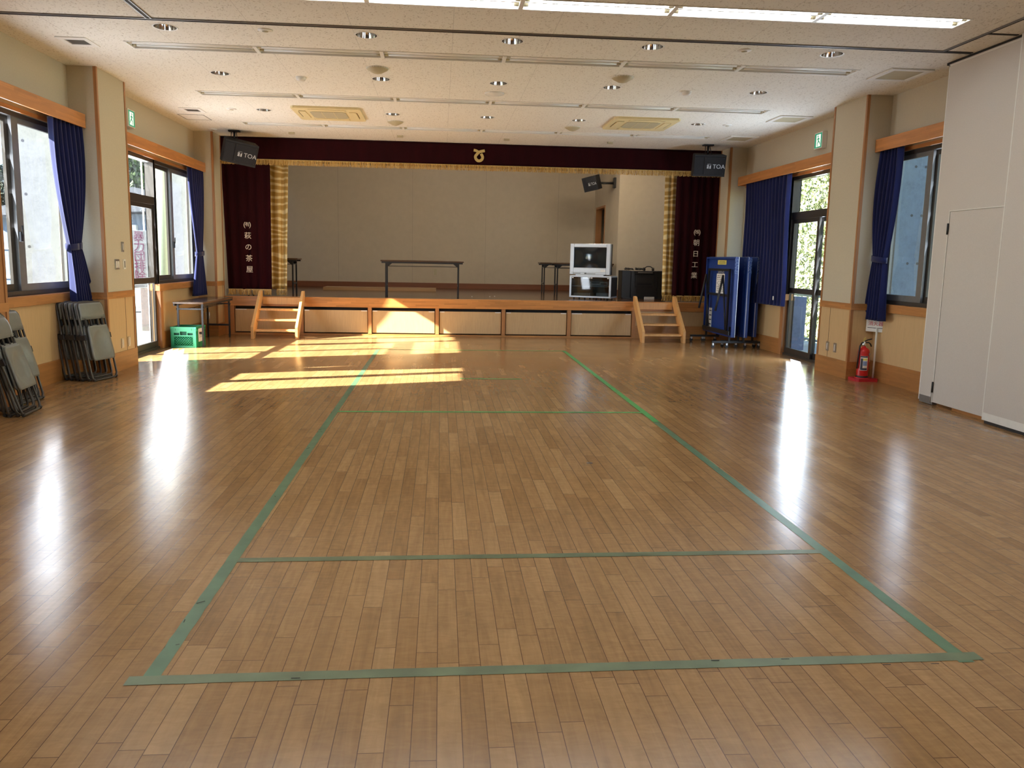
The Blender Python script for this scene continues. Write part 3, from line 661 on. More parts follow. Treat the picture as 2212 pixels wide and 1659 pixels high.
# ---------------------------------------------------------------- hanging speakers
def speaker(loc, rot, label, kind=0):
    t = thing('loudspeaker', label, 'loudspeaker', loc, rot=rot, group='black loudspeakers')
    w, h, d = .275, .18, .16
    MB().prism([(-w, -d*.2), (-w*.94, -d*.75), (w, -d), (w, d*.7), (-w*.5, d*1.2), (-w*.8, d)], 'z', -h, h).build('cabinet', M_spk, t)
    def F(x, zz): # front face point
        k = (x+w*.94)/(w*1.94); return (x, -d*.75+(-d+d*.75)*k, zz)
    an = math.atan2(-d+d*.75, w*1.94); MF = Matrix.Translation((0, -d*.878, 0)) @ Matrix.Rotation(an, 4, 'Z')
    MB().bbox(-.252, -.10, -.009, .0, -.15, .15, .003, M=MF).build('horn_grille', M_spk2, t)
    g = MB().bbox(-.092, .262, -.009, .0, -.15, .15, .003, M=MF).build('woofer_grille', M_spk2, t)
    sc = MB()
    for x in (-.07, .24):
        for z in (-.13, .13): a = MF @ Vector((x, -.0095, z)); b = MF @ Vector((x, -.013, z)); sc.cyl(a, b, .009, n=8)
    sc.build('screw', M_blackm, g)
    MT = MF @ Matrix.Translation((.115, -.012, -.012)) @ FRONT
    l1 = text('TOA', .10, 'logo_text', M_thread if kind < 0 else M_silver, g, MT @ Matrix.Translation((.045, 0, 0)), .0008)
    lg = MB()
    for pts in ([(-.075, .028), (-.045, .034), (-.075, -.005)], [(-.075, -.012), (-.043, .028), (-.043, .008), (-.06, -.03), (-.075, -.034)], [(-.058, -.034), (-.043, -.034), (-.043, -.004), (-.05, -.01)], [(-.03, .005), (-.008, .034), (-.008, -.034), (-.03, -.034)], [(-.072, .042), (-.008, .042), (-.008, .046), (-.072, .046)]):
        lg.prism(pts, 'y', -.0135, -.0125, M=MF @ Matrix.Translation((.035, 0, -.012)))
    lg.build('logo_mark', M_silver, g)
    return t
def hang(t, loc, h):
    m = MB().bbox(loc[0]-.09, loc[0]+.09, loc[1]-.05, loc[1]+.05, ZC-.025, ZC, .004).cyl((loc[0], loc[1], ZC-.02), (loc[0], loc[1], loc[2]), .018, n=10)
    m.tube([(loc[0]-.05, loc[1], ZC-.02), (loc[0]-.05, loc[1]-.02, loc[2]+.05), (loc[0]-.07, loc[1], loc[2])], .006).tube([(loc[0]+.03, loc[1], ZC-.03), (loc[0]+.05, loc[1]-.02, loc[2]+.05), (loc[0]+.08, loc[1], loc[2])], .006)
    o = m.build('ceiling_bracket', M_blackm); bpy.context.view_layer.update(); o.parent = t; o.matrix_parent_inverse = t.matrix_world.inverted()
sL = speaker((-3.38, 13.48, 3.115), (R(19), R(7), R(30)), 'dark speaker hanging at the left corner of the stage, tilted down'); bpy.context.view_layer.update(); hang(sL, (-3.44, 13.5, 3.28), .1)
sR = speaker((4.62, 13.45, 3.115), (R(13), 0, R(-4)), 'dark speaker hanging at the right corner of the stage'); bpy.context.view_layer.update(); hang(sR, (4.62, 13.45, 3.28), .1)
s3 = speaker((3.28, 17.0, 3.10), (R(14), R(-9), R(-42)), 'small black speaker bracketed to the side wall inside the stage'); s3.scale = (.68, .68, .85)
bpy.context.view_layer.update(); o = MB().cyl((3.38, 17.05, 3.12), (3.82, 17.05, 3.12), .025).bbox(3.77, 3.82, 16.98, 17.12, 3.02, 3.24).build('wall_bracket', M_blackm); o.parent = s3; o.matrix_parent_inverse = s3.matrix_world.inverted()

# ---------------------------------------------------------------- pelmets and window curtains
def pelmet(s, y0, y1, label):
    xi = WL if s < 0 else WR; xf = xi-s*.185; t = thing('curtain_pelmet', label, 'pelmet', (xi, (y0+y1)/2, 2.86), 0, 'wooden curtain pelmets')
    a, b = y0-(y0+y1)/2, y1-(y0+y1)/2; d = -s*.185
    MB().bbox(min(d, d+s*.022), max(d, d+s*.022), a, b, -.075, .075, .003).build('front_board', M_pel, t)
    MB().box(min(0, d+s*.022), max(0, d+s*.022), a, b, .055, .0745).build('top_board', M_pel, t)
    MB().box(min(0, d+s*.023), max(0, d+s*.023), a, a+.02, -.074, .054).box(min(0, d+s*.023), max(0, d+s*.023), b-.02, b, -.074, .054).build('end_board', M_pel, t)
    MB().box(-s*.06, -s*.10, a+.03, b-.03, .02, .045).build('curtain_rail', M_steel, t)
pelmet(-1, 7.19, 9.235, 'wooden pelmet above the near left window'); pelmet(-1, 10.06, 13.72-.0, 'wooden pelmet above the left glass door and window')
pelmet(1, 7.30, 9.235, 'wooden pelmet above the right window beside the partition'); pelmet(1, 10.06, 13.60, 'wooden pelmet above the right glass door')
def wcurtain(s, top, tie, bot, zt, ztie, zb, pl, amp, label, seed=0, x=None, tied=True, name='window_curtain'):
    xi = (WL+.115) if s < 0 else (WR-.115); x = xi if x is None else x
    rnd = random.Random(seed); p0 = rnd.uniform(0, 6); p1 = rnd.uniform(0, 6)
    t = thing(name, label, 'curtain', (0, 0, 0), 0, 'navy window curtains')
    def ed(z):
        if not tied: k = (zt-z)/(zt-zb); return top[0]+(bot[0]-top[0])*k, top[1]+(bot[1]-top[1])*k, 1
        if z > ztie:
            k = (zt-z)/(zt-ztie); e0 = k**1.6; e1 = k**2.4
            return top[0]+(tie[0]-top[0])*e0, top[1]+(tie[1]-top[1])*e1+.05*sin(pi*k), 1-.35*k
        k = (ztie-z)/(ztie-zb); e = k**.75
        return tie[0]+(bot[0]-tie[0])*e, tie[1]+(bot[1]-tie[1])*e, .65+.6*k
    def fn(u, v):
        z = zt+(zb-zt)*v; a, b, g = ed(z)
        w = sin(2*pi*pl*u+p0+.8*sin(3*u+p1)); w = (abs(w)**.75)*(1 if w > 0 else -1)
        return (x+s*.0+amp*g*w+.012*sin(5*v+u*4+p1), a+(b-a)*u, z)
    solid(MB().grid(fn, int(pl*12), 46).build('cloth', M_navy, t, fix=False), .003)
    if tied:
        a, b = tie; c = (a+b)/2; hw = (b-a)/2+.012; n = 20
        def g(u, v): q = 2*pi*u; return (x+(.058)*cos(q), c+hw*sin(q)*1.02, ztie+.035-.07*v+.015*sin(q))
        solid(MB().grid(g, n, 2).build('tieback', M_navy, t, fix=False), .004)
    return t
wcurtain(-1, (8.56, 9.19), (8.80, 9.09), (8.83, 9.33), 2.80, 1.47, .80, 7, .04, 'navy curtain tied back at the near left window, its hem behind the folding chairs', 3)
wcurtain(-1, (13.05, 13.66), (13.29, 13.60), (13.10, 13.66), 2.80, 1.42, .72, 7, .035, 'navy curtain tied back beside the stage on the left wall', 5)
wcurtain(1, (8.78, 9.21), (8.93, 9.19), (8.86, 9.32), 2.80, 1.50, .76, 6, .035, 'navy curtain tied back above the fire extinguisher', 8)
cu = wcurtain(1, (11.64, 13.40), None, (11.62, 13.30), 2.80, 0, .77, 14, .035, 'wide navy curtain drawn closed beside the right glass door', 11, tied=False)
MB().bbox(WR-.175, WR-.17, 11.84, 11.875, .86, .92, .002).build('care_tag', M_white, cu)
wcurtain(-1, (10.045, 10.10), None, (10.06, 10.22), 2.80, 0, .03, 2, .03, 'dark edge of a navy curtain beside the left glass door', 15, x=WL+.14, tied=False)
wcurtain(1, (10.06, 10.20), None, (10.06, 10.42), 2.78, 0, .06, 3, .03, 'navy curtain gathered behind the right pillar at the glass door', 17, tied=False)

# ---------------------------------------------------------------- folding tables
def ftable(x0, x1, y0, y1, z0, label, group, thick=.03, edge=None, ztop=.70):
    """long axis along x if wider, legs at the ends"""
    cx, cy_ = (x0+x1)/2, (y0+y1)/2; a, b = (x1-x0)/2, (y1-y0)/2; lx = a >= b
    t = thing('folding_table', label, 'table', (cx, cy_, z0), 0 if lx else pi/2, group)
    if not lx: a, b = b, a
    MB().bbox(-a, a, -b, b, ztop-thick, ztop, .004).build('table_top', M_tabletop, t)
    e = MB()
    for s in (-1, 1): e.box(-a+.02, a-.02, s*(b-.012)-.008, s*(b-.012)+.008, ztop-thick-.03, ztop-thick)
    e.build('edge_rail', M_blackm, t)
    for s in (-1, 1):
        xe = s*(a-.10)
        for q in (-1, 1): MB().box(xe-.013, xe+.013, q*(b-.045)-.013, q*(b-.045)+.013, .0, ztop-thick).build('leg', M_blackm, t)
        MB().box(xe-.011, xe+.011, -b+.058, b-.058, .20, .232).box(xe-.01, xe+.01, -b+.058, b-.058, ztop-.12, ztop-.10).build('crossbar', M_blackm, t)
        br = MB()
        for q in (-1, 1):
            br.prism([(xe-s*.0, ztop-.14), (xe-s*.13, ztop-thick-.002), (xe-s*.0, ztop-thick-.002)], 'y', q*(b-.045)-.004+q*.016, q*(b-.045)+.004+q*.016)
            br.cyl((xe, q*(b-.062), ztop-.11), (xe, q*(b-.02), ztop-.11), .012, n=8)
        br.build('hinge_bracket', M_blackm, t)
    sh = MB()
    for q in (-.10, -.035, .03, .095): sh.tube([(-a+.12, q, ztop-.115), (a-.12, q, ztop-.115)], .0045, 6)
    sh.build('under_shelf', M_blackm, t); return t
tl_ = ftable(-4.02, -3.57, 11.93, 13.62, 0, 'dark-topped folding table against the left wall beside the stage', None, ztop=.69)
ftable(-1.13, .44, 14.72, 15.17, SZ, 'black folding table alone at the middle of the stage', 'folding tables on the stage', ztop=.69)
ftable(-3.7, -2.68, 14.82, 15.27, SZ, 'folding table on the stage mostly hidden by the left gold curtain', 'folding tables on the stage', ztop=.69)
ftable(2.24, 3.66, 17.35, 17.80, SZ, 'folding table behind the television, farther back of the two', 'folding tables on the stage', ztop=.69)
ftable(2.36, 3.78, 16.35, 16.80-.02, SZ, 'folding table behind the television, nearer of the two', 'folding tables on the stage', ztop=.69) if 0 else ftable(2.42, 3.74, 16.55, 17.0, SZ, 'folding table behind the television, nearer of the two', 'folding tables on the stage', ztop=.69)

# crate
t = thing('plastic_crate', 'green plastic crate under the folding table at the left wall', 'crate', (-3.865, 12.12, 0), R(-2))
a, b, h = .185, .20, .315
def lattice(m, w, z0, z1, fix, axis, n, s):
    st_ = (2*w)/n
    hgt = z1-z0; k = int(hgt/st_)
    for i in range(-k, n):
        for dirn in (1, -1):
            x0_ = -w+i*st_; x1_ = x0_+hgt; za, zb = z0, z1
            if x0_ < -w: za = z0+(-w-x0_); x0_ = -w
            if x1_ > w: zb = z1-(x1_-w); x1_ = w
            if x1_-x0_ < .01: continue
            p, q = ((x0_, za), (x1_, zb)) if dirn == 1 else ((-x0_, za), (-x1_, zb))
            P = (lambda c: (c[0], fix, c[1])) if axis == 'x' else (lambda c: (fix, c[0], c[1]))
            m.tube([P(p), P(q)], .0045, 4)
for s in (-1, 1):
    m = MB().box(-a, a, s*b-.006, s*b+.006, 0, .03).box(-a, a, s*b-.006, s*b+.006, .17, .19).box(-a, -.055, s*b-.006, s*b+.006, .225, .245).box(.055, a, s*b-.006, s*b+.006, .225, .245)
    m.box(-a, a, s*b-.007, s*b+.007, .245, .262).box(-a, a, s*b-.006, s*b+.006, .262, .29).box(-a-.008, a+.008, s*b-.012, s*b+.012, .29, h)
    for x in (-a+.022, a-.022): m.box(x-.022, x+.022, s*b-.0062, s*b+.0062, 0, .29)
    for x in (-.055, .055): m.box(x-.006, x+.006, s*b-.0062, s*b+.0062, .19, .245)
    for x in (-.12, .12): m.box(x-.004, x+.004, s*b-.0125, s*b+.0125, .262, .29)
    lattice(m, a-.04, .03, .17, s*b, 'x', 8, s); m.build('end_wall', M_green, t)
    m = MB().box(s*a-.004, s*a+.004, -b, b, 0, .25)
    m.box(s*a-.01, s*a+.01, -b, b, .25, .265).box(s*a-.012, s*a+.012, -b, b, .295, h)
    for k in range(10): m.box(s*a-.01, s*a+.01, -b+k*.043, -b+k*.043+.008, .265, .295)
    for k in range(4): m.box(s*a-.010, s*a+.010, -b+.01+k*.127-.006*k, -b+.022+k*.121, 0, .25)
    m.build('side_wall', M_green, t)
MB().box(-a, a, -b, b, 0, .012).build('base', M_green, t)
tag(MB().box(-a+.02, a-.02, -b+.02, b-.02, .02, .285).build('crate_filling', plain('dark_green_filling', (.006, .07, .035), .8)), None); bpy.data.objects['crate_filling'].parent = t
nb = MB().box(a+.0125, a+.0145, -.13, .11, .085, .285).build('paper_notice', M_paper, t)
w_ = MB()
rnd = random.Random(4)
for (z, s_) in ((.205, .030),):
    for k in range(6): w_.box(a+.0146, a+.0152, -.10+k*.03, -.10+k*.03+.006, z, z+s_).box(a+.0146, a+.0152, -.10+k*.03, -.078+k*.03, z+s_*.5, z+s_*.68).box(a+.0146, a+.0152, -.085+k*.03, -.081+k*.03, z+.004, z+s_)
w_.build('red_writing', M_paperr, nb); w_ = MB()
for k in range(3): w_.box(a+.0146, a+.0152, -.10, .05+.015*k, .185-k*.018, .189-k*.018)
w_.build('black_writing', M_ink, nb)

# ---------------------------------------------------------------- folding chairs
def make_chair():
    t = thing('folding_chair', 'x', 'chair')
    MB().tube(rloop(-.205, .205, .014, .87, .055), .011, 8, True).build('front_frame', M_tubeg, t)
    rl = rloop(-.175, .175, .05, .56, .05, .035, top=False); MB().tube(rl[:7]+rl[20:] if 0 else [(.185, .03, .56), (.175, .035, .45)]+[(p[0], .035, p[2]) for p in rloop(-.175, .175, .05, .5, .05)[0:7]][::-1]+[(p[0], .035, p[2]) for p in rloop(-.175, .175, .05, .5, .05)[-7:]][::-1]+[(-.175, .035, .45), (-.185, .03, .56)], .010, 8).build('rear_frame', M_tubeg, t)
    def back(u, v):
        x = -.19+.38*u; z = .685+.18*v; e = .05
        if v > .7: x *= 1-.10*((v-.7)/.3)**2
        return (x, -.016-.012*sin(pi*v)+.012*abs(2*u-1)**2, z)
    m = MB().grid(back, 14, 8); o = m.build('backrest', M_chair, t, fix=False); solid(o, .014, 0)
    r = MB()
    for k in range(3): r.box(-.185, .185, -.030, -.016, .690+k*.014, .694+k*.014)
    r.build('backrest_rib', M_chair, o)
    def seat(u, v):
        w = .158+.022*(1-v); x = w*(2*u-1); z = .225+.385*v; d = ((2*u-1)/.72)**2+((v-.47)/.38)**2
        cz = 1-min(1, abs(2*v-1)**8)*.12; x *= cz
        return (x, -.045+(.024*max(0, 1-d**1.5)**.7 if d < 1 else 0), z)
    solid(MB().grid(seat, 16, 18).build('seat', M_chair, t, fix=False), .016)
    st_ = MB()
    for x in (-.13, -.05, .06, .13): st_.box(x-.012, x+.012, -.02, -.006, .60, .70)
    st_.build('brace', M_blackp, t)
    for s in (-1, 1):
        MB().bbox(s*.200-.016, s*.200+.016, -.03, .035, .46, .52, .004).build('hinge', M_blackm, t)
        MB().cyl((s*.17, 0, .014), (s*.197, 0, .02), .0155, n=8).build('rubber_foot', M_blackp, t)
    return t
ch0 = make_chair(); first = [True]
def place(loc, yaw, lean, label, group):
    if first[0]: c = ch0; first[0] = False
    else: c = copy_tree(ch0)
    c.location = loc; c.rotation_euler = Euler((-lean, 0, yaw), 'XYZ'); c['label'] = label; c['group'] = group; return c
# chairs face local -y; yaw turns them into the room
oA = ['foremost', 'second', 'third', 'fourth', 'fifth', 'rearmost']
def stack(p, yaw, n, pitch, lean, what, group, order):
    for i in range(n):
        d = Vector((sin(yaw), -cos(yaw), 0))           # facing direction
        q = Vector(p)-d*pitch*i; jit = [0, .012, -.01, .008, -.006, .004][i % 6]
        place((q.x, q.y+jit, 0), yaw+jit*1.2, lean-(.05 if lean > R(16) else .01)*i, 'grey folded chair, %s %s' % (order[i], what), group)
stack((-3.725, 8.81, .003), R(76), 6, .068, R(11), 'in the leaning stack below the near window curtain', 'folding chairs below the window', oA)
stack((-3.83, 7.43, 0), R(84), 4, .045, R(14.5), 'in the leaning stack half hidden by the brown pillar', 'folding chairs behind the brown pillar', ['foremost', 'second', 'third', 'rearmost'])
stack((-3.565, 6.93, 0), R(97), 4, .05, R(17), 'in the stack at the left edge of the photo', 'folding chairs at the left edge', ['foremost', 'second', 'third', 'rearmost'])

# ---------------------------------------------------------------- table tennis tables
def tt(p0, p1, label, near_dir, first_):
    a = Vector((*p0, 0)); b = Vector((*p1, 0)); L = (b-a).length; ang = math.atan2(b.y-a.y, b.x-a.x)
    t = thing('table_tennis_table', label, 'table tennis table', (a.x, a.y, 0), ang, 'folded blue table tennis tables')
    # local x runs along the folded halves, +y to the left (toward hall centre), halves at y=+-.07
    for s, nm in ((1, 'table_half'), (-1, 'table_half')):
        y = s*.085
        m = MB().bbox(0, L, y-.012, y+.012, .19, 1.53, .003)
        h_ = m.build(nm, M_blue, t)
        yy = y+s*.012 if 0 else y-s*.012
        f = MB()
        for (x0, x1, z0, z1) in ((0, .03, .19, 1.53), (L-.03, L, .19, 1.53), (.03, L-.03, 1.50, 1.53), (.03, L-.03, .19, .22)): f.box(x0, x1, y+s*.012, y+s*.055, z0, z1)
        f.build('apron', M_blue, h_)
        MB().box(-.003, 0, y-.010, y-.002, .19, 1.53).box(-.003, L, y-.006, y+.004, 1.53, 1.533).build('edge_line', M_silver, h_)
        text('SAN-EI', .085, 'lettering', M_silver, h_, Matrix.Translation((-.0035, y+s*.034, 1.38)) @ Matrix.Rotation(-pi/2, 4, 'Z') @ FRONT @ Matrix.Rotation(-pi/2 if s > 0 else pi/2, 4, 'Z'), .0005, shear=.2).data.materials[0] = M_blue2
    # undercarriage: end frames with castors
    for x in (.12, L-.14):
        c = MB().box(x-.018, x+.018, -.42, .42, .085, .12).box(x-.016, x+.016, -.14, -.11, .12, .36).box(x-.016, x+.016, .11, .14, .12, .36)
        f_ = c.build('foot_frame', M_blackm, t)
        for y in (-.40, -.16, .16, .40):
            MB().cyl((x-.012, y, .030), (x+.012, y, .030), .030, n=14).build('castor', M_blackp, f_)
            MB().bbox(x-.018, x+.018, y-.014, y+.014, .045, .086, .003).build('castor_fork', M_steel, f_)
    return t, L
ttA, L = tt((5.00, 12.50), (4.985, 13.86), 'folded blue table tennis table nearer the hall, with white notice on its side', 1, True)
ttB, L2 = tt((5.205, 12.62), (5.19, 13.86), 'folded blue table tennis table behind the first, against the navy curtain', 1, False)
# visible side of the near table (local +y)
ys = .085+.057
g = MB()
for (x0, x1, z0, z1) in ((.16, .20, .22, 1.33), (L-.24, L-.20, .22, 1.33), (.20, L-.24, 1.29, 1.33), (.20, L-.24, .86, .90), (.05, L-.05, .22, .29)): g.box(x0, x1, ys, ys+.03, z0, z1)
g.build('leg_frame', M_blackm, ttA)
for x in (.25, L-.30):
    MB().tube([(x+.12, ys+.05, 1.22), (x, ys+.20, .62)], .02, 8).tube([(x+.12, ys+.05, 1.22), (x+.02, ys+.03, .60), (x-.05, ys+.03, .30)], .014, 8).build('folding_leg', M_blackm, ttA)
pl = MB().box(.54, .92, ys-.045, ys-.043, .90, 1.24).build('instruction_sheet', M_paper, ttA)
q = MB(); rnd = random.Random(9)
for r in range(9):
    x = .57
    while x < .88:
        l = rnd.uniform(.02, .07); q.box(x, min(x+l, .89), ys-.043, ys-.0425, 1.20-r*.033, 1.207-r*.033+rnd.random()*.008); x += l+.02
q.build('printed_lines', M_ink, pl)
MB().box(.50, .90, ys-.045, ys-.043, 1.40, 1.475).build('yellow_label', M_yel, ttA)
q = MB().box(.56, .84, ys-.0429, ys-.0425, 1.445, 1.452).box(.54, .86, ys-.0429, ys-.0425, 1.43, 1.436).box(.54, .86, ys-.0429, ys-.0425, 1.415, 1.421); q.build('label_print', M_ink, ttA)
text('SAN-EI', .10, 'lettering', M_silver, ttA, Matrix.Translation((.72, ys-.042, 1.275)) @ Matrix.Rotation(pi, 4, 'Z') @ FRONT, .001, bold=.003)
s_ = MB().box(L-.30, L-.16, ys-.044, ys-.042, .28, .62).build('warning_sticker', M_paper, ttA)
q = MB()
for z in (.58, .50, .42, .34): q.box(L-.285, L-.18, ys-.042, ys-.0415, z-.02, z)
q.build('sticker_print', M_ink, s_)

# ---------------------------------------------------------------- television, stand, rack
def tv():
    ang = R(-28); P = (2.52, 14.98, SZ)
    st_ = thing('tv_stand', 'silver television stand with glass doors on the stage', 'tv stand', P, ang)
    w, d, h = .83, .46, .46
    f = MB().bbox(0, w, -.0, d, .035, .065, .003).bbox(0, w, 0, d, h-.03, h, .003).box(0, .035, 0, .03, .065, h-.03).box(w-.035, w, 0, .03, .065, h-.03)
    f.build('frame', M_silver, st_)
    MB().box(0, .02, .03, d, .065, h-.03).build('side_panel', M_blackp, st_); MB().box(w-.02, w, .03, d, .065, h-.03).build('side_panel', M_blackp, st_)
    MB().box(.02, w-.02, d-.015, d, .065, h-.03).build('back_panel', M_blackp, st_)
    MB().box(.02, w-.02, .05, d-.02, .245, .26).build('shelf', M_silver, st_)
    for a, b in ((.038, w/2-.003), (w/2+.003, w-.038)):
        g_ = MB().box(a, b, .004, .010, .07, h-.034).build('glass_door', M_tglass, st_)
        MB().box(a+.005, a+.04, .0, .004, h-.055, h-.036).box(b-.04, b-.005, .0, .004, h-.055, h-.036).build('door_catch', M_white, g_)
    for x in (.08, .3, .53, .75):
        for y in (.06, d-.06): MB().cyl((x-.01, y, .018), (x+.01, y, .018), .018, n=10).box(x-.012, x+.012, y-.008, y+.008, .015, .036).build('castor', M_blackp, st_)
    st_z = P[2]+h
    v = thing('television', 'silver box television standing on the glass-doored stand', 'television', (P[0], P[1], st_z), ang)
    W_, H = .80, .61
    b = MB()
    for (x0, x1, z0, z1) in ((.0, .075, .02, H), (W_-.075, W_, .02, H), (.075, W_-.075, H-.07, H), (.075, W_-.075, .02, .15)): b.bbox(x0, x1, -.02, .06, z0, z1, .006)
    b.box(.12, W_-.12, -.01, .05, 0, .02)
    b.build('bezel', M_silver, v)
    MB().prism([(.01, .06), (W_-.005, .06), (W_-.005, .16), (W_-.10, .42), (.12, .42), (.01, .16)], 'z', .02, H-.005).build('rear_casing', M_blackp, v)
    MB().grid(lambda u, t_: (.075+(W_-.15)*u, .012-.014*sin(pi*u)*sin(pi*t_), .15+(H-.22)*t_), 20, 16).build('screen', M_screen, v)
    MB().box(.03, W_-.03, -.024, -.02, .055, .06).box(.08, .22, -.023, -.02, .035, .048).box(.33, .52, -.023, -.02, .032, .044).build('control_strip', M_alul, v)
    MB().box(.30, .34, -.023, -.02, .03, .052).build('button', M_blackp, v)
    s2 = MB().box(.62, .72, -.0215, -.020, .075, .115).build('sticker', M_paper, v)
    rec = thing('video_recorder', 'silver video recorder on the upper shelf behind the glass doors', 'video player', (0, 0, 0)); rec.location = Vector(P)+Matrix.Rotation(ang, 3, 'Z')@Vector((.38, .10, .26)); rec.rotation_euler = (0, 0, ang)
    MB().bbox(0, .36, 0, .26, .008, .085, .004).build('casing', M_silver, rec); MB().box(.03, .20, -.003, 0, .05, .075).box(.22, .34, -.003, 0, .03, .06).build('front_display', M_blackp, rec)
    for x in (.05, .31): MB().cyl((x, .05, 0), (x, .05, .009), .014, n=10).build('foot', M_blackp, rec)
    for i, (lx, ly, w2, hh, lab) in enumerate(((.06, .08, .34, .05, 'pale stack of papers on the lower left shelf of the tv stand'), (.52, .08, .24, .06, 'pale box on the lower right shelf of the tv stand'))):
        o = MB().bbox(0, w2, 0, .26, 0, hh, .003).build('paper_stack' if i == 0 else 'small_box', M_paper if i == 0 else M_silver)
        o.location = Vector(P)+Matrix.Rotation(ang, 3, 'Z')@Vector((lx, ly, .066)); o.rotation_euler = (0, 0, ang); tag(o, lab, 'paper' if i == 0 else 'box')
_m = NT('tinted_glass'); _m.t.nodes.remove(_m.b)
_tr = _m.n('BsdfTransparent', {0: (.55, .6, .62, 1)}); _gl = _m.n('BsdfGlossy', {0: (1, 1, 1, 1), 1: .03}); _lw = _m.n('LayerWeight', {0: .4})
_mx = _m.n('MixShader', {0: _m.math('ADD', _m.math('MULTIPLY', _lw.outputs[0], .6), .05), 1: _tr.outputs[0], 2: _gl.outputs[0]}); _m.t.links.new(_mx.outputs[0], _m.out.inputs[0]); M_tglass = _m.m
tv()
rk = thing('audio_rack', 'black audio rack with speakers at its sides, right of the television', 'audio rack', (4.08, 15.45, SZ), 0)
MB().bbox(-.27, .27, -.18, .22, .03, .56, .004).build('cabinet', M_blackp, rk)
for s in (-1, 1): MB().bbox(s*.27 if s > 0 else -.45, .45 if s > 0 else -.27, -.16, .18, .0, .565, .004).build('side_speaker', M_blackp, rk)
MB().bbox(-.20, .20, -.205, -.18, .50, .555, .004).build('tuner_panel', M_spk, rk); MB().box(-.14, .16, -.208, -.205, .52, .54).build('display', M_alul, rk)
MB().bbox(-.19, .19, -.20, -.18, .24, .49, .004).build('amplifier', M_blackp, rk); MB().box(-.15, .15, -.204, -.20, .285, .31).box(-.15, .15, -.204, -.20, .32, .326).box(-.18, .18, -.203, -.20, .24, .25).build('tape_deck', M_spk, rk)
MB().bbox(-.44, .44, -.22, .2, 0, .025, .003).build('base', M_blackp, rk)
kn = MB()
for k in range(6): kn.cyl((-.10+k*.04, -.21, .53), (-.10+k*.04, -.204, .53), .006, n=8)
kn.build('knob', M_alul, rk)
o = MB().bbox(0, .20, 0, .05, 0, .05, .003).build('folded_paper', M_paper); o.location = (4.07, 15.15, SZ); tag(o, 'folded pale paper on the floor in front of the audio rack', 'paper')
for i, (x, lab) in enumerate(((3.80, 'coiled black cable on the left of the audio rack'), (4.02, 'tangle of black cable beside the headphones'), (4.2, 'black headphones lying on top of the audio rack'))):
    rnd = random.Random(20+i); pts = []
    for k in range(60):
        a_ = k*.5; r_ = .05+.03*rnd.random(); pts.append((r_*1.3*cos(a_), r_*sin(a_), .012+.035*abs(sin(k*.37))*(.6+.8*rnd.random())))
    if i == 2:
        t = thing('headphones', lab, 'headphones', (x, 15.42, SZ+.562))
        MB().tube([(-.09*cos(pi*k/12), 0, .03+.06*sin(pi*k/12)) for k in range(13)], .009).build('headband', M_blackp, t)
        for s in (-1, 1): MB().cyl((s*.09-.018, 0, .035), (s*.09+.018, 0, .035), .034, n=14).build('ear_cup', M_blackp, t)
    else:
        o = MB().tube(pts, .005, 5).build('cable', M_blackp); o.location = (x, 15.42, SZ+.563); tag(o, lab, 'cable', 'cables on the audio rack')
for i, (x, y) in enumerate(((.98, 15.3), (1.09, 15.5), (.62, 15.2))):
    o = MB().lathe([(0, 0), (.012, .001), (.010, .006), (0, .008)], n=8).build('paper_scrap', M_paper); o.location = (x, y, SZ)
    tag(o, ['tiny white scrap on the stage floor, middle of three', 'tiny white scrap on the stage floor, rightmost of three', 'tiny white scrap on the stage floor, leftmost of three'][i], 'scrap', 'white scraps on the stage floor')

# ---------------------------------------------------------------- fire extinguisher, stand, sign
fx, fy = 5.275, 9.11
t = thing('extinguisher_stand', 'low red plastic tray under the fire extinguisher', 'tray', (fx+.0, fy, 0))
MB().prism([(-.155, -.06), (-.12, -.10), (.115, -.10), (.15, -.06), (.15, .09), (.11, .115), (-.12, .115), (-.155, .09)], 'z', 0, .036).build('tray', M_redp, t)
MB().lathe([(.082, .036), (.082, .046), (.076, .046), (.076, .036)], (-.03, 0, 0)).build('ring', M_redp, t)
MB().cyl((.115, .0, .03), (.115, .0, .66), .012, n=10).build('pole', M_white, t)
e = thing('fire_extinguisher', 'red fire extinguisher standing on its tray beside the right pillar', 'fire extinguisher', (fx-.03, fy, .0365), R(20))
MB().lathe([(0, 0), (.066, 0), (.07, .01), (.07, .03), (.068, .032)], n=28).build('base_ring', M_blackp, e)
MB().lathe([(.068, .032), (.068, .33), (.062, .355), (.045, .372), (.024, .38), (.022, .40), (0, .40)], n=28).build('cylinder', M_red, e)
MB().lathe([(0, .395), (.025, .395), (.025, .42), (.018, .44), (.018, .455), (0, .455)], n=16).build('valve', M_chrome, e)
MB().tube([(0, 0, .455), (.03, -.02, .475), (.075, -.04, .488)], .008).tube([(0, 0, .44), (.035, -.03, .445), (.06, -.04, .425), (.072, -.045, .395)], .009).build('handle', M_blackp, e)
MB().tube([(-.01, 0, .455), (-.012, 0, .49), (.006, -.004, .505), (.012, -.004, .47)], .004, 6).build('safety_pin', M_yel, e)
MB().tube([(0, 0, .445), (-.04, .0, .44), (-.072, .0, .40), (-.082, .0, .32), (-.085, .01, .12)], .009).build('hose', M_blackp, e)
lb = MB().grid(lambda u, v: (.0688*cos(R(-165+75*u)), .0688*sin(R(-165+75*u)), .10+.18*v), 12, 1).build('label_sheet', M_paper, e); lb['label'] = 'white and blue instruction label'
def arc(a0, a1, z0, z1, mt, nm): MB().grid(lambda u, v: (.0692*cos(R(a0+(a1-a0)*u)), .0692*sin(R(a0+(a1-a0)*u)), z0+(z1-z0)*v), 10, 1).build(nm, mt, lb)
